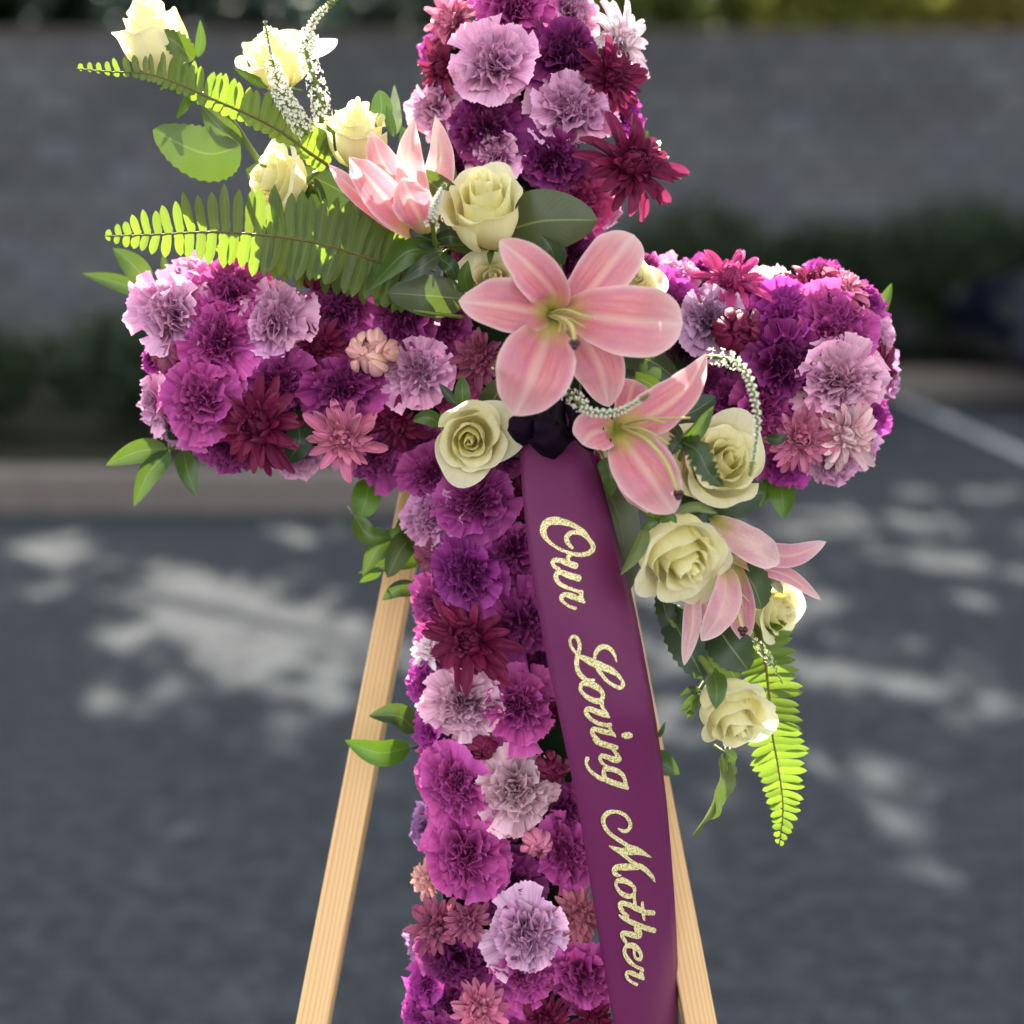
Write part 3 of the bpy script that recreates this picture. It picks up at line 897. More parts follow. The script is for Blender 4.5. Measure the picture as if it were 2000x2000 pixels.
LI, MA, DP, BU, PK, PP, VI, MV, MR, WL, BP = ((.66, .32, .52), (.45, .06, .28), (.17, .011, .11), (.175, .012, .052), (.62, .19, .31), (.80, .43, .40),
                                     (.42, .04, .32), (.28, .03, .18), (.48, .05, .20), (.88, .68, .76), (.36, .09, .17))
C, U = 'c', 'm'
ROWS = [
 # kind, x, y, radius, colour, label, style/axis, depth
 (U, 880, 40, 80, PK, 'pink chrysanthemum with pale petals sticking out at the top left of the upright', 'full', (-.55, -.25), None),
 (C, 998, 5, 78, MA, 'orchid purple carnation in the middle of the top edge of the picture', None, None, None),
 (C, 1122, 12, 66, LI, 'pale lilac carnation at the top edge beside the white chrysanthemum', None, None, None),
 (U, 1215, 75, 88, WL, 'white chrysanthemum tinged lilac at the top right of the upright', 'full', (.6, -.15), -0.02),
 (C, 961, 118, 82, LI, 'large lilac carnation left of the dark purple one near the top', None, (-.15, 0), 0.016),
 (C, 1107, 102, 82, DP, 'dark purple carnation under the top edge between lilac and burgundy blooms', None, (.1, 0), 0.006),
 (U, 1196, 150, 72, BU, 'burgundy chrysanthemum just below the white one at the top right', 'open', (.45, .1), 0.004),
 (U, 862, 132, 56, BU, 'burgundy chrysanthemum at the left edge near the top of the upright', 'open', (-.6, .1), -0.01),
 (C, 838, 98, 46, VI, 'vivid violet carnation peeping out at the upper left edge of the upright', None, (-.8, 0), -0.045),
 (C, 838, 205, 64, LI, 'lilac carnation on the left side of the upright above the upright lily', None, (-.6, 0), -0.02),
 (C, 949, 248, 84, DP, 'dark purple carnation left of centre above the tall white rose', None, (-.1, 0), 0.002),
 (C, 1125, 212, 84, LI, 'pale lilac carnation with loose outer petals in the middle of the upright top', None, (.1, 0), 0.01),
 (C, 1076, 309, 72, DP, 'deep purple carnation directly above the big round green leaf', None, (0, .1), 0.008),
 (C, 965, 300, 56, LI, 'lilac carnation half hidden behind the top of the tall white rose', None, (-.1, 0), 0.004),
 (U, 1238, 322, 98, BU, 'largest burgundy chrysanthemum jutting out on the right of the upright', 'open', (.3, .05), 0.018),
 (C, 1222, 222, 52, VI, 'violet carnation on the right edge between two burgundy chrysanthemums', None, (.75, 0), -0.03),
 (C, 1138, 392, 70, MR, 'rosy magenta carnation right of the round leaf under the burgundy bloom', None, (.25, .1), -0.012),
 (C, 1122, 495, 66, DP, 'dark purple carnation between the two upper petals of the open lily', None, (.1, 0), -0.012),
 (C, 1188, 410, 44, LI, 'small lilac carnation on the right edge just under the burgundy chrysanthemum', None, (.7, .1), -0.03),
 (C, 882, 330, 58, DP, 'dark purple carnation behind the tip of the upright lily', None, (-.3, 0), -0.012),
 (C, 925, 495, 58, MV, 'shadowed purple carnation under the tall white rose', None, None, -0.02),
 (C, 1010, 400, 60, MV, 'shadowed purple carnation hidden behind the tall white rose and round leaf', None, None, -0.03),
 (C, 1060, 560, 70, DP, 'dark carnation hidden behind the heart of the open lily', None, None, -0.02),
 # left arm
 (C, 352, 535, 68, LI, 'sunlit lilac carnation on the upper left corner of the left arm', None, (-.3, -.6), -0.022),
 (C, 321, 605, 88, LI, 'large lilac carnation at the left end of the left arm', None, (-.4, -.2), 0.004),
 (C, 449, 562, 80, MA, 'magenta carnation under the middle of the long fern', None, (-.05, -.35), 0.002),
 (C, 538, 618, 78, LI, 'lilac carnation in the middle of the left arm under the fern', None, (0, -.2), 0.012),
 (C, 422, 665, 84, MA, 'bright magenta carnation beside the large lilac one on the left arm', None, (-.1, -.05), 0.012),
 (C, 662, 598, 78, MV, 'dark magenta carnation above the pale peach chrysanthemum', None, (0, -.3), -0.006),
 (C, 779, 618, 78, MV, 'plum carnation below the lower salal leaf on the left arm', None, (0, -.2), -0.004),
 (U, 624, 676, 58, BU, 'dark burgundy chrysanthemum left of the pale peach one', 'open', (0, -.05), 0.0),
 (U, 728, 688, 60, PP, 'pale peach pink cupped chrysanthemum in the left arm', 'bud', (-.05, 0), 0.014),
 (C, 818, 726, 74, LI, 'lilac carnation right of the pale peach chrysanthemum', None, (0, 0), 0.006),
 (U, 335, 695, 50, BP, 'brownish burgundy chrysanthemum below the large lilac carnation at the left end', 'bud', (-.35, 0), -0.008),
 (C, 290, 700, 42, VI, 'small vivid violet carnation on the left edge of the left arm', None, (-.85, 0), -0.03),
 (C, 385, 785, 86, MA, 'large magenta carnation at the lower left of the left arm', None, (-.15, .15), 0.012),
 (C, 542, 745, 74, MV, 'plum carnation just above the big burgundy chrysanthemum', None, (0, .05), 0.006),
 (C, 666, 757, 82, MV, 'magenta plum carnation above the rose pink chrysanthemum', None, (0, .05), 0.008),
 (C, 293, 790, 62, LI, 'pale lilac carnation wrapped round the lower left edge of the left arm', None, (-.8, .1), -0.03),
 (C, 330, 845, 48, LI, 'small lilac carnation on the lower left corner above the green leaves', None, (-.5, .7), -0.04),
 (U, 503, 832, 92, BU, 'big burgundy chrysanthemum with long petals low on the left arm', 'open', (0, .2), 0.014),
 (U, 670, 858, 80, PK, 'rose pink chrysanthemum with drooping petals low on the left arm', 'full', (0, .25), 0.014),
 (U, 772, 832, 60, BU, 'shadowed burgundy chrysanthemum left of the round white rose', 'open', (.1, .25), -0.006),
 (C, 440, 895, 66, MV, 'plum carnation on the underside of the left arm below the burgundy bloom', None, (-.1, .75), -0.025),
 (C, 578, 905, 54, LI, 'lilac carnation on the underside of the left arm between two plum ones', None, (0, .85), -0.03),
 (C, 735, 900, 66, MV, 'plum carnation on the underside of the left arm beside the upright', None, (.1, .75), -0.022),
 (U, 612, 545, 36, BU, 'small burgundy chrysanthemum under the lit tips of the fern', 'bud', (0, -.5), -0.01),
 (C, 862, 640, 56, MV, 'plum carnation left of the half hidden white rose under the lily', None, None, -0.012),
 (U, 938, 700, 62, BP, 'dusty pink chrysanthemum below the left petal of the open lily', 'full', (0, .05), 0.004),
 (C, 880, 760, 58, MR, 'rosy carnation above the round white rose', None, None, -0.016),
 (C, 490, 505, 48, MA, 'magenta carnation on top of the left arm behind the fern', None, (0, -.8), -0.04),
 (C, 590, 690, 50, MV, 'plum carnation in the gap below the middle lilac one', None, None, -0.022),
 (C, 480, 700, 55, MA, 'magenta carnation deep between its neighbours in the left arm centre', None, None, -0.02),
 (C, 600, 830, 52, DP, 'deep purple carnation in the gap between the burgundy and pink chrysanthemums', None, (0, .3), -0.026),
 # right arm
 (C, 1258, 515, 38, MV, 'small plum carnation right of the white rose behind the lily', None, (0, -.5), -0.02),
 (C, 1315, 530, 56, LI, 'sunlit lilac carnation on top of the right arm near the lily', None, (0, -.75), -0.024),
 (C, 1318, 590, 66, VI, 'soft violet carnation beside the right petal tip of the open lily', None, (0, -.15), -0.006),
 (C, 1385, 622, 66, (.46, .25, .42), 'greyish mauve tightly ruffled carnation right of the lily petal tip', None, (0, -.1), 0.008),
 (U, 1428, 545, 72, MR, 'hot pink and burgundy chrysanthemum with upright petals on top of the right arm', 'open', (0, -.6), -0.006),
 (U, 1439, 642, 58, BU, 'closed burgundy chrysanthemum bud in the right arm', 'bud', (-.05, .2), 0.016),
 (C, 1372, 512, 44, VI, 'vivid violet carnation on top of the right arm behind the hot pink bloom', None, (0, -.85), -0.05),
 (C, 1512, 540, 54, WL, 'nearly white carnation on top of the right arm', None, (0, -.8), -0.032),
 (C, 1529, 608, 82, VI, 'violet magenta carnation in the upper middle of the right arm', None, (0, -.3), 0.004),
 (U, 1588, 552, 58, BU, 'burgundy chrysanthemum seen from the side on top of the right arm', 'open', (0, -.7), -0.012),
 (U, 1644, 560, 66, PK, 'pink chrysanthemum with white lit petals at the upper right of the right arm', 'full', (.2, -.65), -0.016),
 (C, 1706, 582, 48, VI, 'violet carnation on the upper right corner of the right arm', None, (.65, -.5), -0.03),
 (C, 1638, 632, 86, MA, 'orchid carnation upper right on the right arm', None, (.15, -.15), 0.006),
 (C, 1716, 660, 62, LI, 'lilac carnation facing away at the right end of the right arm', None, (.75, -.1), -0.02),
 (C, 1540, 708, 92, DP, 'large dark purple carnation in the centre of the right arm', None, (0, 0), 0.014),
 (U, 1722, 725, 56, BU, 'burgundy chrysanthemum at the right end edge', 'open', (.7, 0), -0.012),
 (C, 1745, 738, 42, LI, 'lilac carnation behind the burgundy bloom at the far right end', None, (.9, 0), -0.05),
 (C, 1646, 748, 88, (.66, .33, .48), 'large rosy lilac carnation on the right arm beside the dark purple one', None, (.15, 0), 0.016),
 (C, 1496, 800, 78, MA, 'magenta carnation right of the drooping white flower spike', None, (0, .15), 0.004),
 (C, 1426, 782, 58, MV, 'plum carnation left of the drooping white flower spike', None, (0, .1), -0.012),
 (U, 1655, 852, 82, (.78, .5, .54), 'blush pink chrysanthemum at the lower right of the right arm', 'full', (.15, .45), 0.006),
 (U, 1566, 858, 76, PK, 'rose pink chrysanthemum right of the white rose on the right arm', 'full', (0, .4), 0.01),
 (C, 1716, 812, 48, VI, 'bright violet carnation on the lower right edge', None, (.85, .2), -0.04),
 (C, 1628, 915, 58, LI, 'lilac carnation hanging lowest on the underside of the right arm', None, (0, .8), -0.022),
 (C, 1686, 895, 44, LI, 'small lilac carnation on the bottom right corner of the right arm', None, (.5, .7), -0.035),
 (C, 1533, 922, 54, VI, 'dark violet carnation under the rose pink chrysanthemum of the right arm', None, (0, .8), -0.028),
 (C, 1390, 752, 50, MV, 'dark mauve carnation behind the curved tip of the lower lily', None, None, -0.018),
 (U, 1465, 590, 40, BU, 'small burgundy chrysanthemum above the closed burgundy bud', 'open', (0, -.3), -0.012),
 (C, 1604, 520, 44, VI, 'violet carnation behind the side-facing burgundy bloom on the right arm top', None, (0, -.85), -0.052),
 (C, 1455, 850, 56, MV, 'plum carnation hidden behind the white rose on the right arm', None, (0, .3), -0.03),
 (C, 1340, 680, 52, DP, 'dark carnation in the shade under the right petal of the open lily', None, None, -0.03),
 (C, 1600, 800, 50, MA, 'magenta carnation in the gap above the blush chrysanthemum', None, None, -0.02),
 # lower upright
 (C, 838, 925, 60, MV, 'plum carnation at the upper left of the lower upright below the left arm', None, (-.3, 0), -0.008),
 (C, 838, 1012, 72, (.52, .22, .40), 'dusty lilac carnation on the left edge of the upright below the left arm', None, (-.55, 0), -0.012),
 (C, 930, 978, 78, MV, 'plum carnation below the round white rose', None, (0, 0), 0.008),
 (U, 1003, 975, 48, BU, 'dark burgundy chrysanthemum half under the ribbon near its top', 'open', (.1, 0), -0.006),
 (C, 1000, 1078, 72, MV, 'plum carnation at the left ribbon edge beside the word Our', None, (0.1, 0), 0.0),
 (C, 912, 1120, 80, (.22, .018, .17), 'dark purple carnation right above the large burgundy bloom of the lower upright', None, (-.1, 0), 0.012),
 (U, 842, 1085, 48, BP, 'dusty pink chrysanthemum on the left edge over the easel leg', 'full', (-.6, 0), -0.018),
 (C, 832, 1175, 58, MA, 'magenta carnation on the left edge above the white petals', None, (-.7, 0), -0.02),
 (U, 914, 1248, 92, BU, 'large burgundy chrysanthemum with dark centre in the lower upright', 'open', (-.1, 0), 0.018),
 (C, 1024, 1215, 76, MV, 'plum carnation right of the large burgundy bloom of the lower upright', None, (.1, 0), 0.0),
 (U, 836, 1272, 48, WL, 'white chrysanthemum peeping out behind the large burgundy bloom on the left edge', 'full', (-.6, 0), -0.014),
 (C, 902, 1382, 84, (.66, .36, .48), 'pale pink lilac carnation below the large burgundy bloom', None, (-.1, 0), 0.01),
 (C, 1014, 1380, 84, MA, 'vivid magenta carnation left of the word Loving', None, (.05, 0), 0.012),
 (C, 820, 1335, 54, VI, 'violet carnation on the left edge above the dark green leaf', None, (-.75, 0), -0.02),
 (U, 1078, 1375, 54, BU, 'burgundy chrysanthemum partly under the left edge of the ribbon beside Loving', 'open', (.1, 0), -0.004),
 (U, 945, 1458, 36, BU, 'small round burgundy chrysanthemum bud between two lilac carnations', 'bud', (0, .1), 0.014),
 (C, 830, 1430, 54, VI, 'violet carnation on the left edge beside the bright green leaf', None, (-.75, 0), -0.02),
 (C, 886, 1540, 80, MA, 'orchid magenta carnation left of the pale pink one beside the ribbon', None, (-.15, 0), 0.01),
 (C, 1012, 1550, 86, (.68, .42, .50), 'palest pink carnation beside the ribbon just above the word Mother', None, (.05, 0), 0.014),
 (U, 1080, 1498, 42, BU, 'round burgundy chrysanthemum bud touching the ribbon edge', 'bud', (.1, 0), 0.01),
 (C, 1102, 1588, 66, MV, 'plum carnation half under the ribbon beside the start of Mother', None, (.1, 0), -0.01),
 (C, 822, 1620, 50, (.36, .16, .38), 'dull lavender carnation on the shadowed left edge of the upright', None, (-.8, 0), -0.03),
 (C, 908, 1680, 90, MA, 'biggest magenta carnation on the left of the lower upright', None, (-.12, 0), 0.012),
 (U, 1048, 1642, 40, PK, 'small round pink chrysanthemum bud under the palest carnation', 'bud', (0, .1), 0.018),
 (C, 1107, 1672, 68, MA, 'magenta carnation touching the ribbon beside the letter M', None, (.1, 0), 0.0),
 (C, 1000, 1732, 76, DP, 'darkest purple carnation above the ruffled lilac one low on the upright', None, (0, 0), 0.0),
 (U, 832, 1720, 50, PP, 'pale pink chrysanthemum with petals jutting out on the left edge', 'full', (-.75, 0), -0.012),
 (U, 850, 1812, 66, BP, 'burgundy brown chrysanthemum low on the left edge', 'full', (-.35, 0), 0.002),
 (U, 914, 1800, 52, BP, 'dusky pink chrysanthemum left of the ruffled lilac carnation', 'full', (0, 0), 0.016),
 (C, 1036, 1828, 86, (.64, .34, .54), 'ruffled lilac carnation with ragged edges low on the upright', None, (0, 0), 0.018),
 (U, 1132, 1790, 62, (.5, .16, .2), 'dusky pink chrysanthemum touching the ribbon low on the upright', 'full', (.1, 0), 0.004),
 (C, 812, 1848, 44, (.42, .2, .42), 'dull lilac carnation on the left edge near the bottom', None, (-.85, 0), -0.035),
 (C, 888, 1885, 78, DP, 'dark purple carnation at the lower left of the upright', None, (-.1, 0), 0.0),
 (C, 1022, 1912, 80, MA, 'orchid carnation just below the ruffled lilac one', None, (0, .1), 0.01),
 (C, 1140, 1915, 74, MA, 'magenta carnation beside the last letters of Mother', None, (.1, .05), 0.0),
 (C, 822, 1925, 48, VI, 'bright violet carnation on the left edge near the bottom of the picture', None, (-.75, 0), -0.02),
 (U, 936, 1972, 66, PK, 'pink chrysanthemum at the bottom edge of the picture', 'full', (0, .05), 0.012),
 (U, 1066, 1995, 54, BU, 'burgundy chrysanthemum at the bottom edge of the picture', 'open', (0, .05), 0.006),
 (U, 1158, 1992, 46, BU, 'burgundy chrysanthemum at the bottom edge touching the ribbon', 'open', (.1, .05), -0.004),
 (C, 808, 1990, 46, VI, 'violet carnation in the bottom left corner of the upright', None, (-.75, .1), -0.02),
 (C, 872, 1965, 56, MV, 'plum carnation between the violet ones and the pink bloom at the bottom edge', None, (-.3, 0), -0.02),
 (C, 850, 2040, 60, MV, 'plum carnation just cut off by the bottom edge at the left of the upright', None, (-.3, 0), -0.01),
 (C, 990, 2060, 76, MA, 'magenta carnation just cut off by the bottom edge in the middle of the upright', None, (0, 0), 0.0),
 (C, 855, 1480, 48, MV, 'plum carnation deep between the violet and magenta ones left of the buds', None, (-.4, 0), -0.02),
 (C, 965, 1640, 50, MV, 'plum carnation in the gap left of the small round pink bud', None, None, -0.02),
 (C, 960, 1480, 50, DP, 'dark purple carnation in the gap behind the small burgundy bud', None, None, -0.028),
 (C, 850, 1255, 60, MA, 'magenta carnation behind the left petals of the large burgundy bloom', None, (-.6, 0), -0.032),
 (C, 1060, 1290, 54, MV, 'plum carnation under the ribbon edge between Our and Loving', None, None, -0.02),
 (C, 1120, 1100, 60, MV, 'plum carnation under the ribbon beside the word Our', None, None, -0.02),
 (C, 820, 880, 50, MV, 'plum carnation in the inner corner left of the round white rose', None, (-.2, .3), -0.03),
 (C, 1060, 820, 62, DP, 'dark purple carnation in the shade behind the ribbon bow', None, None, -0.03),
 (C, 1180, 720, 60, DP, 'dark purple carnation hidden behind the lower petals of the open lily', None, None, -0.03),
 (C, 1150, 930, 60, MV, 'plum carnation in the shade right of the ribbon top', None, (.4, 0), -0.035),
 (C, 1155, 1190, 56, MV, 'plum carnation hidden under the middle of the ribbon', None, (.4, 0), -0.03),
 (C, 985, 880, 56, MV, 'plum carnation left of the ribbon bow', None, (0, 0), -0.022),
 (C, 1235, 640, 60, MV, 'plum carnation behind the right petal of the open lily', None, None, -0.03),
]
for (kd, x, y, rad, col, lb, extra, ax, w) in ROWS:
    if kd == C: carnation(x, y, rad, col, lb, ax, w)
    else: mum(x, y, rad, col, lb, extra, ax, w)

# ================================================================ blades: leaves, lily petals, ribbons
PROF = {
 'leaf': lambda s: (max(s, 0) ** 0.62) * (max(1 - s, 0) ** 0.95) / 0.337,
 'broad': lambda s: (max(s, 0) ** 0.5) * (max(1 - s, 0) ** 0.62) / 0.463,
 'lily': lambda s: (0.22 + 0.78 * math.sin(min(1, s * 1.55) * math.pi / 2) ** 1.2) * max(0.0, 1 - max(0, (s - 0.46) / 0.54) ** 2.5) ** 0.8,
 'lilyb': lambda s: (0.22 + 0.78 * math.sin(min(1, s * 1.45) * math.pi / 2) ** 1.2) * max(0.0, 1 - max(0, (s - 0.5) / 0.5) ** 4) ** 0.6,
 'lilyp': lambda s: (0.25 + 0.75 * math.sin(min(1, s * 1.9) * math.pi / 2) ** 1.2) * max(0.0, 1 - max(0, (s - 0.34) / 0.66) ** 1.9) ** 0.95,
 'strap': lambda s: 1.0,
 'sepal': lambda s: (1 - s) ** 0.8 * (0.75 + 0.5 * s),
}
def blade_mesh(pts, hw, loc, prof='leaf', cup=0.25, roll=0.0, wave=0.0, waves=3.0, nv=20, nu=9, seed=0, face=None, thick=0.0, name='leaf', serr=0.0):
    """pts: (px, py, w) from base to tip; hw: half width in picture units at the plane; returns mesh relative to loc"""
    pr = PROF[prof]
    line = [P(*q) for q in spline(pts, nv)]
    v, uv = [], []
    ph = seed * 1.37
    rl = roll if isinstance(roll, (tuple, list)) else (roll, roll)
    for j, c in enumerate(line):
        s = j / (nv - 1)
        t = (line[min(j + 1, nv - 1)] - line[max(j - 1, 0)]).normalized()
        toward = (face if face is not None else (CAM - c).normalized())
        side = t.cross(toward)
        if side.length < 1e-4: side = RT.copy()
        side.normalize()
        nrm = side.cross(t).normalized()
        a = R(rl[0] + (rl[1] - rl[0]) * s)
        side, nrm = side * math.cos(a) + nrm * math.sin(a), nrm * math.cos(a) - side * math.sin(a)
        h = hw * PX * max(pr(s), 0.0)
        for i in range(nu):
            u = 2 * i / (nu - 1) - 1
            k = abs(u) if serr == 0 else abs(u)
            d = cup * h * (u * u) - (0.09 * h * math.exp(-(u / .13) ** 2) if prof.startswith('lily') and name == 'petal' else 0) + (0.05 * h * u * u * math.sin(s * 31 + u * 3 + ph) if name == 'petal' else 0) + wave * h * (abs(u) ** 1.5) * math.sin(waves * math.pi * s * 2 + ph + (0.8 if u > 0 else 0))
            ex = 1.0 + (serr * (1 if j % 2 else -1) if abs(u) > 0.99 else 0)
            v.append(c + side * (u * h * ex) + nrm * d - loc)
            uv.append(((u + 1) / 2, s))
    return mesh(name, v, grid_faces(nu, nv), uv)

def stem_mesh(pts, r0, r1, loc, n=14, sides=8, name='stem'):
    line = [P(*q) - loc for q in spline(pts, n)]
    v, f = tube_mesh(line, [(r0 + (r1 - r0) * i / (n - 1)) * PX for i in range(n)], sides)
    return mesh(name, v, f)

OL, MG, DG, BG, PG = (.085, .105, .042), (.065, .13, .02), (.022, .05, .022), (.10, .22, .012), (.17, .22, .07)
def sprig(name, label, cat, leaves, stems=(), group=None):
    base = P(*leaves[0][0][0])
    root = empty(name, base, label, cat, group)
    for q in leaves:
        pts, hw, col = q[:3]
        kw = q[3] if len(q) > 3 else {}
        put('leaf', blade_mesh(pts, hw, base, seed=random.random() * 9, **kw), M['leaf'], root, jit(col, .06))
        (ax_, ay_, aw_), (bx_, by_, bw_) = pts[0], pts[1]
        q_ = math.hypot(bx_ - ax_, by_ - ay_) or 1
        ux_, uy_ = (bx_ - ax_) / q_, (by_ - ay_) / q_
        put('petiole', stem_mesh([(ax_ - ux_ * 22, ay_ - uy_ * 22, aw_ - .018), (ax_ - ux_ * 8, ay_ - uy_ * 8, aw_ - .003), (ax_ + ux_ * 4, ay_ + uy_ * 4, aw_ + .0006)], 2.4, 1.4, base, n=7, sides=6), M['stem'], root)
    for (pts, r0, r1) in stems:
        put('stem', stem_mesh(pts, r0, r1, base), M['stem'], root)
    return root

G = 'green leaves tucked into the flower cross'
sprig('salal_leaf', 'big round olive leaf right of the tall white rose', 'leaf',
      [([(985, 452, .03), (1060, 432, .045), (1168, 430, .04)], 60, OL, dict(prof='broad', cup=-.12, wave=.05))], [([(960, 458, .0), (985, 452, .03)], 4, 4)], G)
sprig('salal_leaf', 'dark olive leaf left of the half hidden white rose, pointing left', 'leaf',
      [([(912, 585, .03), (840, 578, .045), (756, 572, .04)], 40, OL, dict(prof='broad', cup=-.15, wave=.05))], [([(940, 592, .0), (912, 585, .03)], 4, 4)], G)
sprig('salal_leaf', 'dark grey green leaf between the upright lily and the tall rose', 'leaf',
      [([(900, 420, .02), (865, 378, .05), (815, 333, .062)], 30, OL, dict(prof='broad', cup=.15, roll=15))], [([(915, 450, -.01), (900, 420, .02)], 3, 3)], G)
sprig('salal_leaf', 'dark leaf below the veronica spike and behind the tall rose', 'leaf',
      [([(928, 482, .02), (890, 462, .035), (860, 418, .035)], 24, DG, dict(prof='broad', cup=.1))], (), G)
sprig('salal_leaf', 'narrow dark leaf standing behind the upright lily', 'leaf',
      [([(888, 420, -.0), (872, 350, .005), (868, 250, .0)], 22, OL, dict(prof='leaf', cup=.2))], (), G)
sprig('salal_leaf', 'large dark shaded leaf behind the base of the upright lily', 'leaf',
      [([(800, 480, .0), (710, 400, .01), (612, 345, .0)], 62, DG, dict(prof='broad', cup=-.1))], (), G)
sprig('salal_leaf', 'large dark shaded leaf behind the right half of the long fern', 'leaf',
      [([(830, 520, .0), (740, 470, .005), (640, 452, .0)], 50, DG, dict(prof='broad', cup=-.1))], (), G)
sprig('veronica_foliage', 'dark green leaves around the foot of the small veronica spike', 'leaf sprig',
      [([(852, 472, .055), (825, 462, .065), (797, 440, .066)], 18, DG, dict(cup=.3)),
       ([(846, 486, .05), (790, 495, .07), (719, 567, .06)], 24, MG, dict(cup=.4, roll=15)),
       ([(858, 498, .05), (825, 520, .07), (784, 552, .06)], 14, (.06, .08, .06), dict(cup=.3)),
       ([(850, 470, .05), (880, 462, .06), (905, 470, .05)], 13, DG, {}),
       ([(850, 490, .04), (815, 482, .05), (770, 505, .05)], 16, DG, {}),
       ([(852, 500, .04), (880, 520, .05), (893, 548, .04)], 15, DG, {})],
      [([(850, 468, .055), (856, 510, .04), (905, 560, .01)], 5, 6), ([(856, 478, .05), (920, 474, .04), (952, 470, .03)], 4, 4),
       ([(905, 619, .03), (860, 614, .045), (808, 606, .04)], 4, 3)], None)
sprig('ruscus_leaf', 'small dark leaf standing between the two upper lily petals', 'leaf',
      [([(1084, 520, .05), (1078, 490, .06), (1056, 458, .06)], 15, DG, dict(cup=.4)), ([(1096, 520, .04), (1092, 490, .045), (1085, 470, .04)], 12, DG, {})], (), G)
sprig('ruscus_leaf', 'small green leaf left of the half hidden white rose', 'leaf',
      [([(915, 570, .03), (908, 540, .045), (914, 508, .05)], 14, MG, dict(cup=.4))], (), G)
sprig('long_leaf', 'long dark blade leaf running from under the open lily to the right', 'leaf',
      [([(1190, 690, .03), (1270, 705, .04), (1345, 760, .03)], 26, DG, dict(cup=.3)), ([(1200, 735, .02), (1260, 745, .03), (1320, 790, .02)], 22, (.04, .06, .03), dict(cup=.3))], (), None)
sprig('rose_leaf', 'dark green leaf behind the curved tip of the lower lily', 'leaf',
      [([(1300, 812, .02), (1345, 808, .03), (1398, 775, .02)], 28, DG, dict(prof='broad', cup=.2))], (), None)
sprig('rose_leaf', 'green leaves lying over the left side of the white rose on the right arm', 'leaf',
      [([(1328, 862, .09), (1362, 880, .115), (1385, 925, .118), (1415, 950, .115)], 20, DG, dict(prof='leaf', cup=.3, serr=.25, wave=.2)),
       ([(1338, 860, .09), (1362, 838, .095), (1395, 792, .08)], 15, MG, dict(cup=.5, roll=-20)),
       ([(1335, 858, .09), (1320, 868, .1), (1306, 893, .1)], 13, DG, dict(cup=.4, serr=.2)),
       ([(1334, 854, .085), (1312, 830, .08), (1303, 806, .07)], 10, DG, {}),
       ([(1345, 868, .1), (1365, 872, .11), (1386, 896, .112)], 7, DG, {})],
      [([(1340, 860, .09), (1322, 920, .05), (1330, 980, .02)], 4, 5)], None)
sprig('rose_leaf', 'broad dark leaf under the white rose on the right arm', 'leaf',
      [([(1345, 950, .0), (1410, 975, .03), (1492, 962, .02)], 42, DG, dict(prof='broad', cup=.15, serr=.06)),
       ([(1335, 940, .0), (1370, 985, .03), (1400, 1015, .03)], 30, DG, dict(prof='broad', cup=.15, serr=.06))], (), None)
sprig('salal_leaf', 'long grey green leaf along the right edge of the ribbon', 'leaf',
      [([(1165, 930, .0), (1205, 1000, .02), (1232, 1150, .02)], 40, (.15, .16, .075), dict(prof='broad', cup=.12))], (), G)
sprig('ruscus_leaf', 'small light green leaf at the top right of the ribbon', 'leaf',
      [([(1180, 895, .055), (1192, 925, .065), (1195, 968, .06)], 18, MG, dict(cup=.5))], (), G)
sprig('ruscus_leaf', 'narrow leaf crossing the ribbon edge left of the big drooping rose', 'leaf',
      [([(1262, 1030, .08), (1244, 1075, .085), (1211, 1124, .08)], 13, PG, dict(cup=.6, roll=20))], (), G)
sprig('rose_leaf', 'dark toothed leaves under the right-hand lily beside the ribbon', 'leaf',
      [([(1300, 1180, .0), (1340, 1260, .02), (1375, 1328, .02)], 34, DG, dict(prof='broad', cup=.15, serr=.08)),
       ([(1395, 1215, .0), (1425, 1260, .02), (1462, 1310, .02)], 44, DG, dict(prof='broad', cup=.15, serr=.06)),
       ([(1340, 1200, .0), (1400, 1270, .01), (1440, 1330, .01)], 40, DG, dict(prof='broad', cup=.1, serr=.06)),
       ([(1438, 1105, .02), (1470, 1140, .03), (1488, 1190, .03)], 34, (.05, .09, .03), dict(prof='broad', cup=.2, serr=.06)),
       ([(1290, 1150, .0), (1305, 1210, .01), (1345, 1290, .0)], 18, DG, dict(serr=.1))],
      [([(1285, 1165, .0), (1318, 1225, .01), (1350, 1270, .01)], 6, 5)], None)
sprig('rose_leaf', 'three small narrow leaves left of the lowest white rose', 'leaf sprig',
      [([(1368, 1350, .02), (1350, 1348, .025), (1326, 1362, .02)], 8, DG, {}), ([(1366, 1356, .02), (1348, 1370, .025), (1328, 1392, .02)], 8, MG, {}),
       ([(1368, 1358, .02), (1352, 1385, .025), (1342, 1403, .02)], 8, MG, {}), ([(1362, 1350, .02), (1345, 1378, .02), (1334, 1386, .02)], 6, DG, {})], (), None)
sprig('curled_leaf', 'curled pale green leaf hanging below the lowest white rose', 'leaf',
      [([(1416, 1468, .0), (1408, 1530, .01), (1380, 1590, .01), (1350, 1636, .0)], 18, PG, dict(cup=.9, roll=(0, 120), wave=.4)),
       ([(1425, 1472, .0), (1422, 1510, .005), (1412, 1575, .0)], 12, PG, dict(cup=.7, roll=40, wave=.3)),
       ([(1414, 1468, .01), (1428, 1478, .012), (1436, 1488, .01)], 12, DG, {})], (), None)
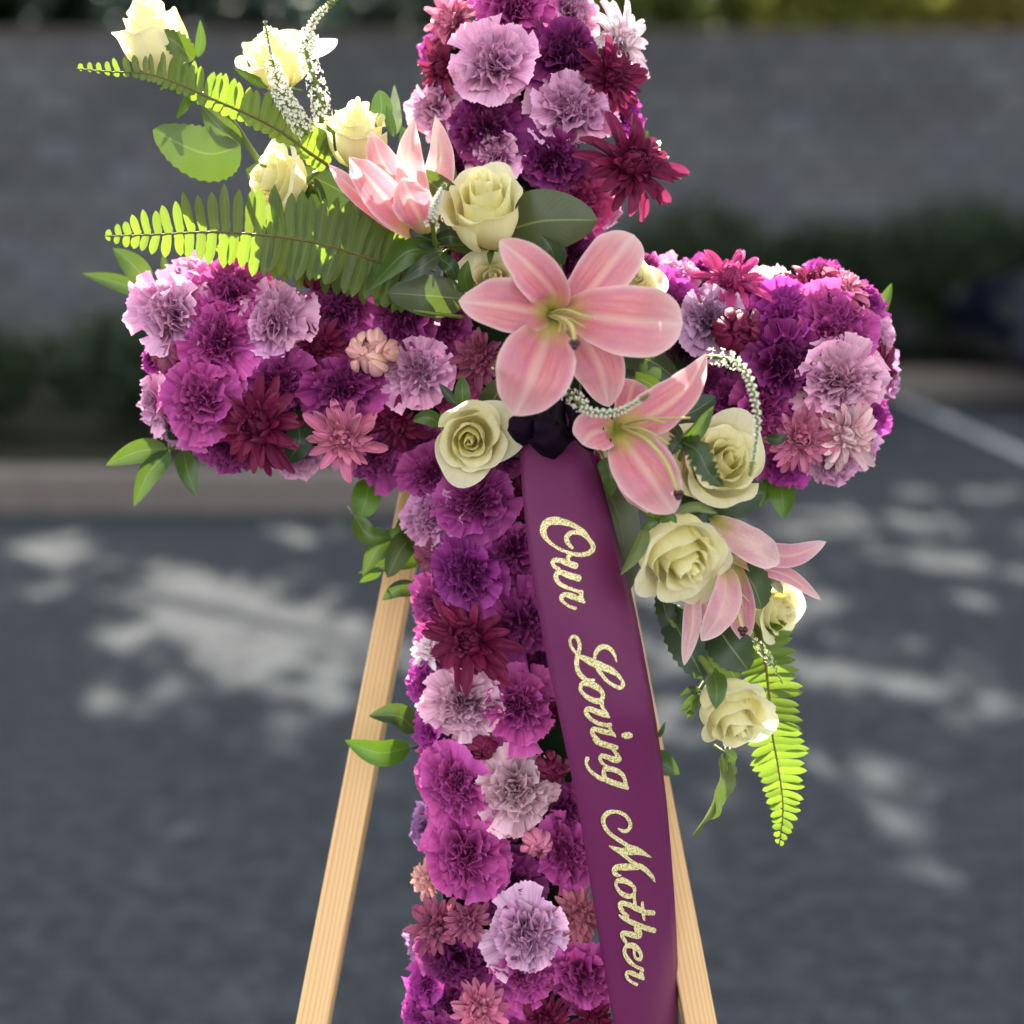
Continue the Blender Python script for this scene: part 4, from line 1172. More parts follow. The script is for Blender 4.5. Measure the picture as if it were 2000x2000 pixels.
# left arm greens
sprig('ruscus_sprig', 'two dark leaves pointing out above the left end of the left arm', 'leaf sprig',
      [([(290, 560, -.05), (262, 520, -.04), (220, 484, -.04)], 24, (.05, .11, .03), dict(cup=.3)),
       ([(280, 572, -.06), (230, 552, -.055), (160, 534, -.06)], 17, (.04, .09, .035), dict(cup=.3)),
       ([(330, 540, -.06), (322, 520, -.06), (318, 495, -.06)], 8, MG, {})], (), G)
sprig('ruscus_sprig', 'two leaves spreading below the lower left corner of the left arm', 'leaf sprig',
      [([(326, 876, -.04), (270, 882, -.03), (206, 909, -.03)], 23, (.10, .17, .035), dict(cup=.3)),
       ([(332, 882, -.04), (290, 925, -.03), (261, 990, -.03)], 22, (.05, .11, .035), dict(cup=.35, roll=10))], [([(330, 850, -.06), (332, 890, -.04)], 3, 2)], G)
sprig('ruscus_sprig', 'single leaf hanging straight down under the left part of the left arm', 'leaf',
      [([(358, 878, -.05), (366, 920, -.035), (384, 971, -.035)], 20, (.07, .14, .03), dict(cup=.3))], (), G)
sprig('ruscus_sprig', 'bright green drooping leaves under the left arm beside the easel leg', 'leaf sprig',
      [([(722, 936, -.06), (715, 975, -.05), (704, 1012, -.05)], 30, BG, dict(prof='broad', cup=.3)),
       ([(693, 1008, -.05), (720, 1045, -.04), (768, 1052, -.05)], 20, (.09, .16, .02), dict(cup=.4)),
       ([(808, 1037, -.06), (780, 1040, -.05), (745, 1058, -.05)], 14, BG, {}),
       ([(810, 1010, -.07), (792, 1018, -.06), (772, 1030, -.05)], 15, BG, {}),
       ([(790, 1050, -.06), (740, 1070, -.05), (708, 1125, -.045)], 22, (.08, .14, .02), dict(cup=.3)),
       ([(810, 1050, -.06), (785, 1070, -.045), (757, 1128, -.035)], 27, (.085, .12, .03), dict(prof='broad', cup=.3)),
       ([(820, 1098, -.06), (770, 1100, -.05), (698, 1120, -.05)], 15, DG, {}),
       ([(745, 1110, -.05), (725, 1122, -.05), (702, 1138, -.05)], 12, BG, dict(roll=30)),
       ([(812, 990, -.08), (798, 1000, -.07), (786, 1008, -.07)], 10, DG, {})],
      [([(740, 930, -.06), (712, 990, -.055), (695, 1008, -.05), (720, 1030, -.05), (812, 1040, -.07)], 2.5, 2)], G)
sprig('ruscus_sprig', 'dark narrow leaf across the top of the left easel leg', 'leaf',
      [([(818, 1152, -.05), (780, 1150, -.04), (746, 1172, -.04)], 17, DG, dict(cup=.3))], (), G)
sprig('ruscus_sprig', 'dark green leaf over the left easel leg, upper one of the two by Loving', 'leaf',
      [([(812, 1425, -.05), (775, 1398, -.03), (720, 1398, -.03)], 24, (.03, .07, .025), dict(cup=.35, roll=-15))], (), G)
sprig('ruscus_sprig', 'bright green leaf over the left easel leg, lower one of the two by Loving', 'leaf',
      [([(800, 1460, -.05), (740, 1470, -.03), (673, 1446, -.03)], 26, (.07, .2, .012), dict(cup=.3, roll=10))], [([(830, 1462, -.07), (800, 1460, -.05)], 2, 2)], G)
sprig('ruscus_sprig', 'small dark leaf poking out right of the ribbon', 'leaf',
      [([(1270, 1480, -.03), (1295, 1492, -.025), (1328, 1513, -.025)], 24, (.03, .08, .03), dict(cup=.2)), ([(1285, 1440, -.04), (1292, 1428, -.035), (1300, 1408, -.035)], 5, DG, {})], (), G)
sprig('ruscus_sprig', 'bright leaf tip at the upper right end of the right arm', 'leaf',
      [([(1712, 625, -.05), (1726, 592, -.045), (1742, 552, -.045)], 13, BG, dict(cup=.4))], (), G)
sprig('ruscus_sprig', 'bright green leaves hanging under the right arm', 'leaf sprig',
      [([(1520, 935, -.05), (1528, 970, -.04), (1530, 1014, -.04)], 26, BG, dict(cup=.3)), ([(1496, 935, -.05), (1495, 962, -.045), (1484, 992, -.045)], 12, BG, {})], (), G)
sprig('ruscus_sprig', 'small bright leaf below the blush chrysanthemum on the right', 'leaf',
      [([(1678, 872, -.06), (1690, 880, -.055), (1702, 862, -.055)], 12, BG, {})], (), G)
sprig('ruscus_sprig', 'bright leaf tip behind the largest burgundy chrysanthemum', 'leaf',
      [([(1235, 300, -.04), (1252, 272, -.035), (1266, 255, -.035)], 14, BG, {})], (), G)
sprig('ruscus_sprig', 'tiny bright green leaf between the two carnations at the top', 'leaf',
      [([(1075, 62, -.02), (1066, 42, -.01), (1062, 25, -.01)], 10, BG, {})], (), G)
sprig('ruscus_sprig', 'dark leaf showing between the burgundy and pink chrysanthemums on the left arm', 'leaf',
      [([(575, 800, -.012), (585, 860, .0), (560, 905, -.005)], 26, DG, dict(prof='broad', cup=.2))], (), G)
sprig('ruscus_sprig', 'pointed leaf left of the round white rose', 'leaf',
      [([(862, 830, .03), (835, 815, .035), (806, 822, .03)], 15, MG, dict(cup=.4))], (), G)
sprig('salal_leaf', 'dark leaf above the round white rose, under the dusty pink bloom', 'leaf',
      [([(945, 810, .01), (970, 770, .03), (990, 730, .03)], 26, (.06, .08, .035), dict(cup=.2))], (), G)
sprig('ruscus_sprig', 'dark leaf between the blush rose pink bloom and the right white rose', 'leaf',
      [([(1495, 855, .02), (1520, 858, .025), (1538, 848, .02)], 10, DG, {})], (), G)

sprig('salal_leaf', 'broad leaves added behind the long fern and left-facing rose to shade the fern', 'leaf',  # extra leaves, added to keep the sun off the right part of the fern
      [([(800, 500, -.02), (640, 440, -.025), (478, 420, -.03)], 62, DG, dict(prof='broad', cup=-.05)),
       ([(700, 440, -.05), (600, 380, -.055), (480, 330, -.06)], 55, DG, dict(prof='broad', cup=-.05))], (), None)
# ================================================================ lilies
LP = (.76, .21, .26)
def lily(label, petals, filaments, pistil, tube=None):
    base = P(*petals[0][0][0])
    root = empty('lily', base, label, 'lily', 'pink lilies in the spray')
    for i, q in enumerate(petals):
        pts, hw = q[:2]
        kw = dict(prof='lily', cup=.26, wave=.17, waves=1.6, nv=44, nu=23, seed=i * 2.3, name='petal')
        col = LP
        if len(q) > 2:
            kw.update(q[2])
            col = kw.pop('col', LP)
        put('petal', blade_mesh(pts, hw, base, **kw), M['lily'], root, jit(col, .05))
    for pts in filaments:
        put('filament', stem_mesh(pts, 3.6, 1.6, base, name='filament'), M['filament'], root)
    if pistil:
        ps = put('pistil', stem_mesh(pistil, 4.2, 3.6, base, name='pistil'), M['filament'], root)
        v, f = [], []
        c = P(*pistil[-1]) - base
        for k in range(3):
            a = k * 2.09 + 0.5
            n0 = len(v)
            cc = c + (RT * math.cos(a) + UP * math.sin(a)) * 4.5 * PX
            for i in range(6):
                for j in range(8):
                    th, ph = math.pi * i / 5, 2 * math.pi * j / 8
                    v.append(cc + Vector((math.sin(th) * math.cos(ph), math.sin(th) * math.sin(ph), math.cos(th))) * 6.2 * PX)
            for i in range(5):
                for j in range(8):
                    f.append((n0 + i * 8 + j, n0 + i * 8 + (j + 1) % 8, n0 + (i + 1) * 8 + (j + 1) % 8, n0 + (i + 1) * 8 + j))
        put('stigma', mesh('stigma', v, f), M['stigma'], root)
    if tube: put('stem', stem_mesh(tube[0], tube[1], tube[2], base), M['stem'], root)
    return root

lily('wide open pink lily facing forward in the centre of the spray', [
    ([(1083, 606, .062), (1122, 596, .085), (1190, 520, .098), (1238, 458, .085)], 50, dict(cup=.15, roll=10, prof='lilyb')),
    ([(1083, 625, .06), (1130, 655, .08), (1172, 720, .088), (1190, 795, .075)], 50, dict(cup=.2)),
    ([(1076, 612, .062), (1040, 608, .09), (975, 595, .102), (895, 588, .09)], 50, dict(cup=.2, roll=-12)),
    ([(1082, 608, .066), (1080, 572, .094), (1036, 520, .112), (975, 470, .1)], 42, dict(cup=.3, roll=14)),
    ([(1092, 615, .066), (1150, 615, .098), (1240, 628, .115), (1334, 632, .098)], 63, dict(cup=.14, wave=.12, prof='lilyb')),
    ([(1078, 622, .068), (1064, 670, .1), (1036, 740, .118), (1004, 812, .102)], 71, dict(cup=.14, wave=.07)),
   ],
   [[(1076, 615, .07), (1110, 610, .11), (1158, 622, .13)], [(1078, 614, .07), (1110, 622, .115), (1142, 640, .13)], [(1072, 616, .07), (1095, 628, .11), (1092, 650, .13)],
    [(1075, 612, .07), (1105, 605, .11), (1150, 620, .125)], [(1074, 616, .07), (1100, 630, .115), (1105, 645, .128)]],
   [(1075, 615, .07), (1100, 622, .12), (1118, 640, .14), (1122, 672, .148)], ([(1080, 625, .07), (1085, 660, .02), (1085, 700, -.03)], 9, 7))
lily('pink lily seen from the side between ribbon top and right white rose', [
    ([(1200, 838, .05), (1222, 800, .06), (1235, 760, .055), (1241, 742, .05)], 30, dict(cup=.2)),
    ([(1215, 835, .05), (1265, 840, .06), (1305, 880, .06), (1326, 940, .05)], 40, dict(cup=.2)),
    ([(1202, 836, .07), (1262, 815, .09), (1335, 765, .1), (1380, 690, .085)], 46, dict(cup=.25, roll=18, prof='lilyp')),
    ([(1202, 840, .07), (1180, 838, .09), (1152, 850, .1), (1137, 868, .098)], 42, dict(cup=.2, roll=-10)),
    ([(1206, 850, .07), (1212, 900, .085), (1240, 955, .09), (1266, 1002, .08)], 24, dict(cup=.3, roll=-25)),
    ([(1206, 842, .075), (1232, 880, .1), (1275, 940, .112), (1318, 1002, .1)], 56, dict(cup=.25)),
   ],
   [[(1210, 828, .08), (1270, 818, .11), (1348, 816, .125)], [(1212, 832, .08), (1260, 840, .115), (1308, 868, .12)], [(1212, 828, .08), (1260, 818, .11), (1300, 826, .125)], [(1212, 830, .08), (1262, 850, .11), (1300, 885, .115)]],
   [(1212, 834, .08), (1262, 858, .118), (1302, 905, .13), (1325, 966, .132)], ([(1190, 900, .05), (1225, 955, .06), (1280, 1012, .06)], 9, 11))
lily('pink lily opening upward left of the tall white rose', [
    ([(838, 470, .03), (800, 400, .04), (748, 320, .05), (724, 256, .035)], 38, dict(cup=.35, prof='lilyp')),
    ([(840, 466, .03), (850, 380, .035), (862, 300, .035), (850, 224, .02)], 31, dict(cup=.35, prof='lilyp', col=(.85, .5, .45))),
    ([(832, 472, .04), (812, 400, .055), (800, 310, .06), (808, 230, .035)], 32, dict(cup=.4, prof='lilyp', col=(.85, .5, .45))),
    ([(832, 474, .045), (760, 425, .065), (690, 370, .07), (640, 320, .045)], 27, dict(cup=.4, roll=-20, prof='lilyp')),
    ([(834, 476, .05), (775, 415, .078), (720, 350, .082), (682, 306, .055)], 37, dict(cup=.35, prof='lilyp')),
    ([(836, 474, .052), (822, 430, .085), (800, 385, .098), (784, 348, .088)], 38, dict(cup=-.2)),
   ], [], None, ([(834, 470, .05), (850, 500, .03), (885, 545, .0)], 8, 6))
lily('drooping pink lily behind the big rose at the right of the ribbon', [
    ([(1395, 1060, .02), (1470, 1075, .03), (1545, 1085, .03), (1614, 1058, .03)], 24, dict(cup=.3, col=(.74, .34, .45))),
    ([(1400, 1080, .02), (1470, 1105, .025), (1540, 1125, .02), (1604, 1172, .01)], 16, dict(cup=.3, col=(.7, .3, .4))),
    ([(1390, 1010, .03), (1430, 1040, .05), (1480, 1075, .06), (1523, 1100, .05)], 34, dict(cup=.35, roll=12, col=(.85, .6, .6))),
    ([(1372, 1110, .03), (1355, 1170, .05), (1350, 1230, .055), (1336, 1300, .05)], 18, dict(cup=.3, col=(.78, .5, .52))),
    ([(1440, 1100, .02), (1446, 1150, .03), (1448, 1200, .03), (1455, 1256, .02)], 28, dict(cup=.3, col=(.62, .2, .3))),
    ([(1410, 1090, .03), (1420, 1140, .06), (1405, 1200, .07), (1370, 1252, .06)], 30, dict(cup=.35, roll=15, col=(.8, .48, .5))),
    ([(1365, 1130, .01), (1372, 1165, .02), (1385, 1195, .02), (1400, 1225, .01)], 26, dict(cup=.2, col=(.7, .35, .42))),
   ],
   [[(1420, 1110, .04), (1440, 1150, .05), (1462, 1175, .05)], [(1422, 1110, .04), (1436, 1160, .06), (1452, 1190, .06)]],
   [(1415, 1100, .04), (1432, 1170, .065), (1443, 1205, .07), (1451, 1232, .072)])

# ================================================================ roses
def rose_petals(op, n, seed, lip):
    out = []
    rnd = random.Random(seed)
    for k in range(n):
        f = k / (n - 1)
        Rk = 0.07 + (0.47 + 0.42 * op) * f ** (0.95 + .3 * op)
        Hk = 1.42 - 0.30 * f - 0.28 * op * f * f
        span = R(125 - 62 * f)
        curl = lip * (0.05 + 1.0 * f ** 1.5)
        lean = 0.45 * op * f ** 1.6
        ph, ph2 = rnd.uniform(0, 6.3), rnd.uniform(0, 6.3)
        nu, nv = 21, 15
        v, uv = [], []
        for j in range(nv):
            s = j / (nv - 1)
            for i in range(nu):
                u = 2 * i / (nu - 1) - 1
                se = s * (1 - (0.14 + 0.10 * f) * abs(u) ** 2.4)
                body = math.sin(min(1.0, se * 1.75) * math.pi / 2) ** 0.75
                qq = 0.7 * op
                body = body * (1 - qq) + qq * (0.2 + 0.8 * se)
                close = 1 - (0.75 - .62 * f) * (1 - .5 * op * f) * (max(0, se - 0.4) / 0.6) ** 1.5
                rr = Rk * body * close + 0.02
                rr += lean * se * se * 0.8
                q = max(0, (se - 0.70) / 0.30)
                roll = curl * q * q
                rr += roll * (0.32 + .08 * math.sin(2.2 * u + ph))
                z = Hk * se - roll * 0.20
                ed = q * q
                rr += (0.012 + 0.06 * f) * ed * math.sin(4.0 * u + ph) + 0.03 * f * ed * math.sin(9 * u + ph2)
                z += (0.01 + 0.06 * f) * ed * math.sin(3.6 * u + ph2) + .05 * f * ed * max(0, 1 - abs(u) * 4)
                rr *= 1 + 0.13 * u * (1 - 0.4 * f)
                dent = 0.07 * noise.noise(Vector((u * 1.8 + seed, s * 2.2, k * 1.3)))
                rr += dent * (0.3 + f)
                a = u * span / 1.0
                v.append((rr * math.cos(a), rr * math.sin(a), z))
                uv.append(((u + 1) / 2, s))
        out.append((v, grid_faces(nu, nv), uv))
    rs = sorted(math.hypot(q[0], q[1]) for v, _, _ in out for q in v)
    k = 1 / rs[int(len(rs) * .985)]
    return [mesh('rose_petal', [(a * k, b * k, c * k) for a, b, c in v], f, uv) for v, f, uv in out], k
ROSE = {'bud': rose_petals(0.1, 12, 3, 0.5), 'cup': rose_petals(0.25, 14, 4, 0.8), 'half': rose_petals(0.5, 15, 5, 0.9), 'open': rose_petals(0.6, 20, 11, 1.1)}
sepal_me = None
def rose(px, py, rad, axis, style, label, w, spin=0.0, stem=None, col=(.96, .91, .57), zoff=0.7, stretch=1.0, leaves=()):
    nx, ny = axis
    nz = math.sqrt(max(0.05, 1 - nx * nx - ny * ny))
    s = rad * PX
    m = Matrix.Translation(P(px, py, w)) @ frame((nx, ny, nz), spin) @ Matrix.Diagonal((s, s, s * stretch, 1))
    root = empty('rose', None, label, 'rose', 'white roses in the spray', m)
    P_, kk = ROSE[style]
    zoff *= kk * 1.25
    for k, me in enumerate(P_):
        f = k / (len(P_) - 1)
        a = k * 2.4 + random.uniform(-.15, .15)
        loc = Matrix.Translation((0, 0, -zoff)) @ Matrix.Rotation(a, 4, 'Z') @ Matrix.Rotation(R(random.uniform(-3, 3) * f), 4, 'Y')
        c = tuple(x * y for x, y in zip(col, (1, 1 - 0.03 * (1 - f), 1 - 0.33 * (1 - f))))
        put('petal', me, M['rose'], root, jit(c, .03), loc)
    # green cup and sepals
    v, f_ = tube_mesh([(0, 0, -zoff - .34), (0, 0, -zoff - .2), (0, 0, -zoff - .04), (0, 0, -zoff + .05)], [.07, .13, .16, .13], 10)
    put('hip', mesh('hip', v, f_), M['stem'], root)
    for k in range(5):
        a = k * 1.2566 + random.uniform(-.2, .2)
        dr = random.uniform(.1, .9)
        v, uv = [], []
        for j in range(8):
            t = j / 7
            r_, z_ = .12 + .42 * t ** .8 * (1 if dr > .4 else 1.1), -zoff + .02 - dr * .4 * t + (.35 * t * (1 - dr))
            for i in range(5):
                u = i / 2 - 1
                hwid = .12 * (1 - t) ** .8 * (.8 + .5 * t)
                v.append((r_ * math.cos(a) - u * hwid * math.sin(a), r_ * math.sin(a) + u * hwid * math.cos(a), z_ + .03 * u * u))
                uv.append(((u + 1) / 2, t))
        put('sepal', mesh('sepal', v, grid_faces(5, 8), uv), M['leaf'], root, jit(MG, .1))
    inv = m.inverted()
    if stem:
        pts, r0, r1 = stem
        me = stem_mesh(pts, r0, r1, Vector((0, 0, 0)))
        me.transform(inv)
        put('stem', me, M['stem'], root)
    for (pts, hw, c, kw) in leaves:
        me = blade_mesh(pts, hw, Vector((0, 0, 0)), **kw)
        me.transform(inv)
        put('leaf', me, M['leaf'], root, jit(c, .05))
    return root

rose(300, 64, 68, (-.3, -.84), 'bud', 'white rose at the top left corner seen from behind', .0, 0.3,
     ([(352, 138, -.01), (400, 190, .01), (455, 240, .01), (498, 304, .0), (560, 380, -.01), (640, 470, -.02)], 6, 6), zoff=.62, stretch=1.15,
     leaves=[([(470, 286, .01), (400, 300, .02), (298, 254, .015)], 52, (.10, .17, .03), dict(prof='broad', cup=-.1, serr=.04, wave=.06, nv=30)),
             ([(470, 284, .012), (430, 250, .022), (392, 205, .02)], 24, (.10, .15, .04), dict(prof='leaf', cup=.2)),
             ([(374, 178, .01), (362, 205, .015), (344, 232, .01)], 9, BG, dict(cup=.3)),
             ([(378, 118, .01), (345, 85, .02), (306, 58, .02)], 22, (.09, .14, .02), dict(cup=.3, serr=.1)),
             ([(386, 112, .0), (392, 80, .0), (391, 38, .0)], 10, BG, dict(cup=.3)),
             ([(526, 170, -.01), (495, 155, .0), (456, 132, .0)], 9, BG, dict(cup=.4))])
rose(533, 92, 80, (-.1, -.8), 'half', 'white rose at the top behind the two feathery white spikes', -.01, 1.2,
     ([(560, 170, -.02), (590, 260, -.02), (640, 400, -.03)], 6, 6), zoff=.75)
rose(697, 245, 63, (.05, -.86), 'cup', 'white rose standing above the upright pink lily', .005, 2.0,
     ([(720, 310, .0), (760, 400, -.01), (820, 500, -.03)], 6, 6), zoff=.7, stretch=1.15,
     leaves=[([(735, 255, -.01), (745, 215, -.01), (742, 176, -.01)], 22, (.03, .12, .03), dict(prof='broad', cup=.2)),
             ([(770, 268, .0), (762, 235, .0), (755, 203, .0)], 9, BG, dict(cup=.3)),
             ([(775, 262, -.02), (772, 220, -.02), (770, 165, -.025)], 12, (.4, .45, .35), dict(cup=.4, wave=.3)),
             ([(785, 290, .0), (790, 265, .0), (783, 245, .0)], 10, BG, dict(cup=.3)),
             ([(640, 300, -.0), (640, 275, .0), (620, 240, .0)], 22, (.04, .13, .03), dict(prof='broad', cup=.2))])
rose(540, 352, 74, (-.8, -.1), 'half', 'white rose facing left just above the long fern', .0, 0.8,
     ([(590, 360, .0), (625, 340, -.01), (640, 430, -.03)], 5, 5), zoff=.6)
rose(946, 384, 74, (-.1, -.62), 'cup', 'tall white rose in the centre above the open lily', .066, 0.4,
     ([(950, 480, .03), (945, 520, .0)], 7, 7), col=(.96, .92, .57), zoff=.75, stretch=1.25)
rose(966, 548, 76, (-.05, -.2), 'half', 'white rose half hidden behind the left petals of the open lily', .03, 2.2, None, zoff=.8, col=(.86, .8, .55))
rose(1240, 546, 54, (.2, -.2), 'half', 'small white rose peeping out behind the right petals of the open lily', .03, 3.0, None, zoff=.8, col=(.88, .83, .58))
rose(918, 862, 74, (-.02, .22), 'half', 'round white rose facing forward at the left of the ribbon top', .055, 1.1, None, zoff=.9,
     leaves=[([(905, 800, .03), (903, 765, .035), (902, 732, .03)], 15, MG, dict(cup=.3)), ([(895, 795, .03), (875, 770, .03), (857, 748, .03)], 9, DG, dict(cup=.3)),
             ([(990, 880, .02), (1005, 885, .03), (1022, 893, .03)], 8, DG, {})])
rose(1422, 896, 88, (.22, -.22), 'half', 'white rose under the drooping flower spike on the right arm', .07, 4.0, None, zoff=.85, col=(.95, .9, .57))
rose(1332, 1085, 86, (.28, .5), 'cup', 'largest white rose drooping at the right of the ribbon', .075, 2.6,
     ([(1285, 1015, .06), (1240, 960, .05), (1190, 900, .03)], 9, 8), zoff=.62,
     leaves=[([(1320, 1000, .1), (1360, 990, .11), (1402, 1003, .1)], 9, PG, dict(cup=.4)), ([(1288, 1018, .09), (1310, 1010, .1), (1322, 1022, .1)], 8, MG, {}),
             ([(1285, 1020, .09), (1268, 1025, .09), (1255, 1035, .085)], 8, MG, {})])
rose(1515, 1190, 60, (.7, .1), 'half', 'white rose facing right behind the drooping pink lily', -.02, 0.9,
     ([(1450, 1180, -.03), (1400, 1130, -.04)], 6, 6), zoff=.6,
     leaves=[([(1500, 1130, -.0), (1515, 1140, .005), (1530, 1160, .0)], 10, (.6, .6, .42), dict(wave=.4, cup=.4))])
rose(1432, 1392, 72, (.22, .62), 'cup', 'lowest white rose hanging beside the bright fern', .05, 5.0,
     ([(1392, 1316, .03), (1370, 1285, .02), (1345, 1250, .01), (1290, 1160, .0)], 9, 8), zoff=.6,
     leaves=[([(1395, 1316, .06), (1400, 1345, .085), (1398, 1386, .088)], 19, MG, dict(cup=.4))])

# ================================================================ ferns
def unit_leaflet():
    v, uv = [], []
    nv, nu = 9, 5
    for j in range(nv):
        s = j / (nv - 1)
        h = 0.5 * (0.72 + 0.28 * math.sin(min(1, s * 2) * math.pi / 2)) * (1 - max(0, (s - .55) / .45) ** 2.2) ** .75 if s < 1 else 0.03
        for i in range(nu):
            u = 2 * i / (nu - 1) - 1
            ear = 0.12 if (j == 1 and u > 0) else 0
            v.append((u * (h + ear), s, 0.10 * u * u * h - 0.05 * s * s))
            uv.append(((u + 1) / 2, s))
    return mesh('leaflet', v, grid_faces(nu, nv), uv)
LEAFLET = unit_leaflet()
LEAFLET.materials.append(M['fern'])

def fern(label, pts, n, up, down, wid, col, roll=0.0, sweep=0.25, curl=0.0, start=0.0, jitter=4.0):
    """pts base -> tip; up/down: leaflet length as function of position 0..1 (picture units)"""
    line = [P(*q) for q in spline(pts, 80)]
    base = line[0]
    root = empty('fern_frond', base, label, 'fern', 'fern fronds in the spray')
    v, f = tube_mesh([p - base for p in line], [(3.2 - 2.2 * i / 79) * PX for i in range(80)], 6)
    put('rachis', mesh('rachis', v, f), M['rachis'], root)
    for k in range(n):
        s = start + (1 - start) * (k + 0.5) / n
        x = s * 79
        i = min(int(x), 78)
        c = line[i].lerp(line[i + 1], x - i)
        t = (line[min(i + 2, 79)] - line[max(i - 2, 0)]).normalized()
        tw = (CAM - c).normalized()
        side = tw.cross(t).normalized()
        nrm = t.cross(side).normalized()
        for sgn, fn in ((1, up), (-1, down)):
            L = fn(s) * PX * random.uniform(.88, 1.06)
            if L <= 0: continue
            d = (side * sgn + t * (sweep + 0.35 * s ** 3) + nrm * math.sin(R(roll * sgn + random.uniform(-9, 9)))).normalized()
            d = (Matrix.Rotation(R(random.gauss(0, jitter)), 3, nrm) @ d).normalized()
            z = (nrm - d * nrm.dot(d)).normalized()
            z = (Matrix.Rotation(R(random.uniform(-14, 14)), 3, d) @ z).normalized()
            xx = d.cross(z)
            W = wid * PX * (1 - 0.45 * s ** 4)
            m = Matrix((xx * W, d * L, z * W)).transposed().to_4x4()
            m.translation = c - base + t * (sgn * 1.5 * PX)
            put('leaflet', LEAFLET, None, root, jit(col, .08), m)
    return root
FG = (.075, .12, .022)
# negative direction: base at right, tip at left, so 'down' is the side that points up in the picture
fern('long fern frond lying across the left arm of the cross', [(800, 540, .03), (732, 509, .05), (635, 478, .058), (538, 462, .055), (422, 453, .045), (305, 458, .03), (204, 461, .01)], 32,
     lambda s: 76 * min(1, (1.02 - s) * 2.1) ** .75, lambda s: 90 * min(1, (1.02 - s) * 2.6) ** .75, 25, FG, 4, 0.05)
fern('arching fern frond at the upper left below the corner rose', [(640, 322, .0), (600, 295, .01), (545, 255, .02), (488, 225, .03), (430, 200, .035), (374, 175, .035), (325, 155, .03), (281, 143, .02), (215, 140, .01), (149, 134, .0)], 33,
     lambda s: (22 if s < .55 else 18) * min(1, (1.03 - s) * 3), lambda s: 56 * min(1, (1.04 - s) * 2.4) ** .8, 18, (.10, .16, .02), 10, 0.22)
fern('bright fern frond hanging at the lower right below the lowest rose', [(1462, 1200, -.03), (1488, 1260, -.02), (1500, 1340, -.01), (1506, 1420, .0), (1520, 1500, .0), (1529, 1575, .0), (1522, 1650, .0)], 32,
     lambda s: 64 * min(1, (1.03 - s) * 2.3) ** .8, lambda s: 56 * min(1, (1.03 - s) * 2.3) ** .8, 18, (.11, .19, .02), 4, 0.12)
fern('lower lit fern frond hidden behind the long one on the left arm', [(800, 560, .02), (700, 528, .012), (600, 505, .008), (500, 492, .0), (420, 482, -.01)], 16,
     lambda s: 62 * min(1, (1.02 - s) * 2.2) ** .8, lambda s: 40 * min(1, (1.02 - s) * 2) ** .8, 22, (.10, .17, .02), -10, -.1)

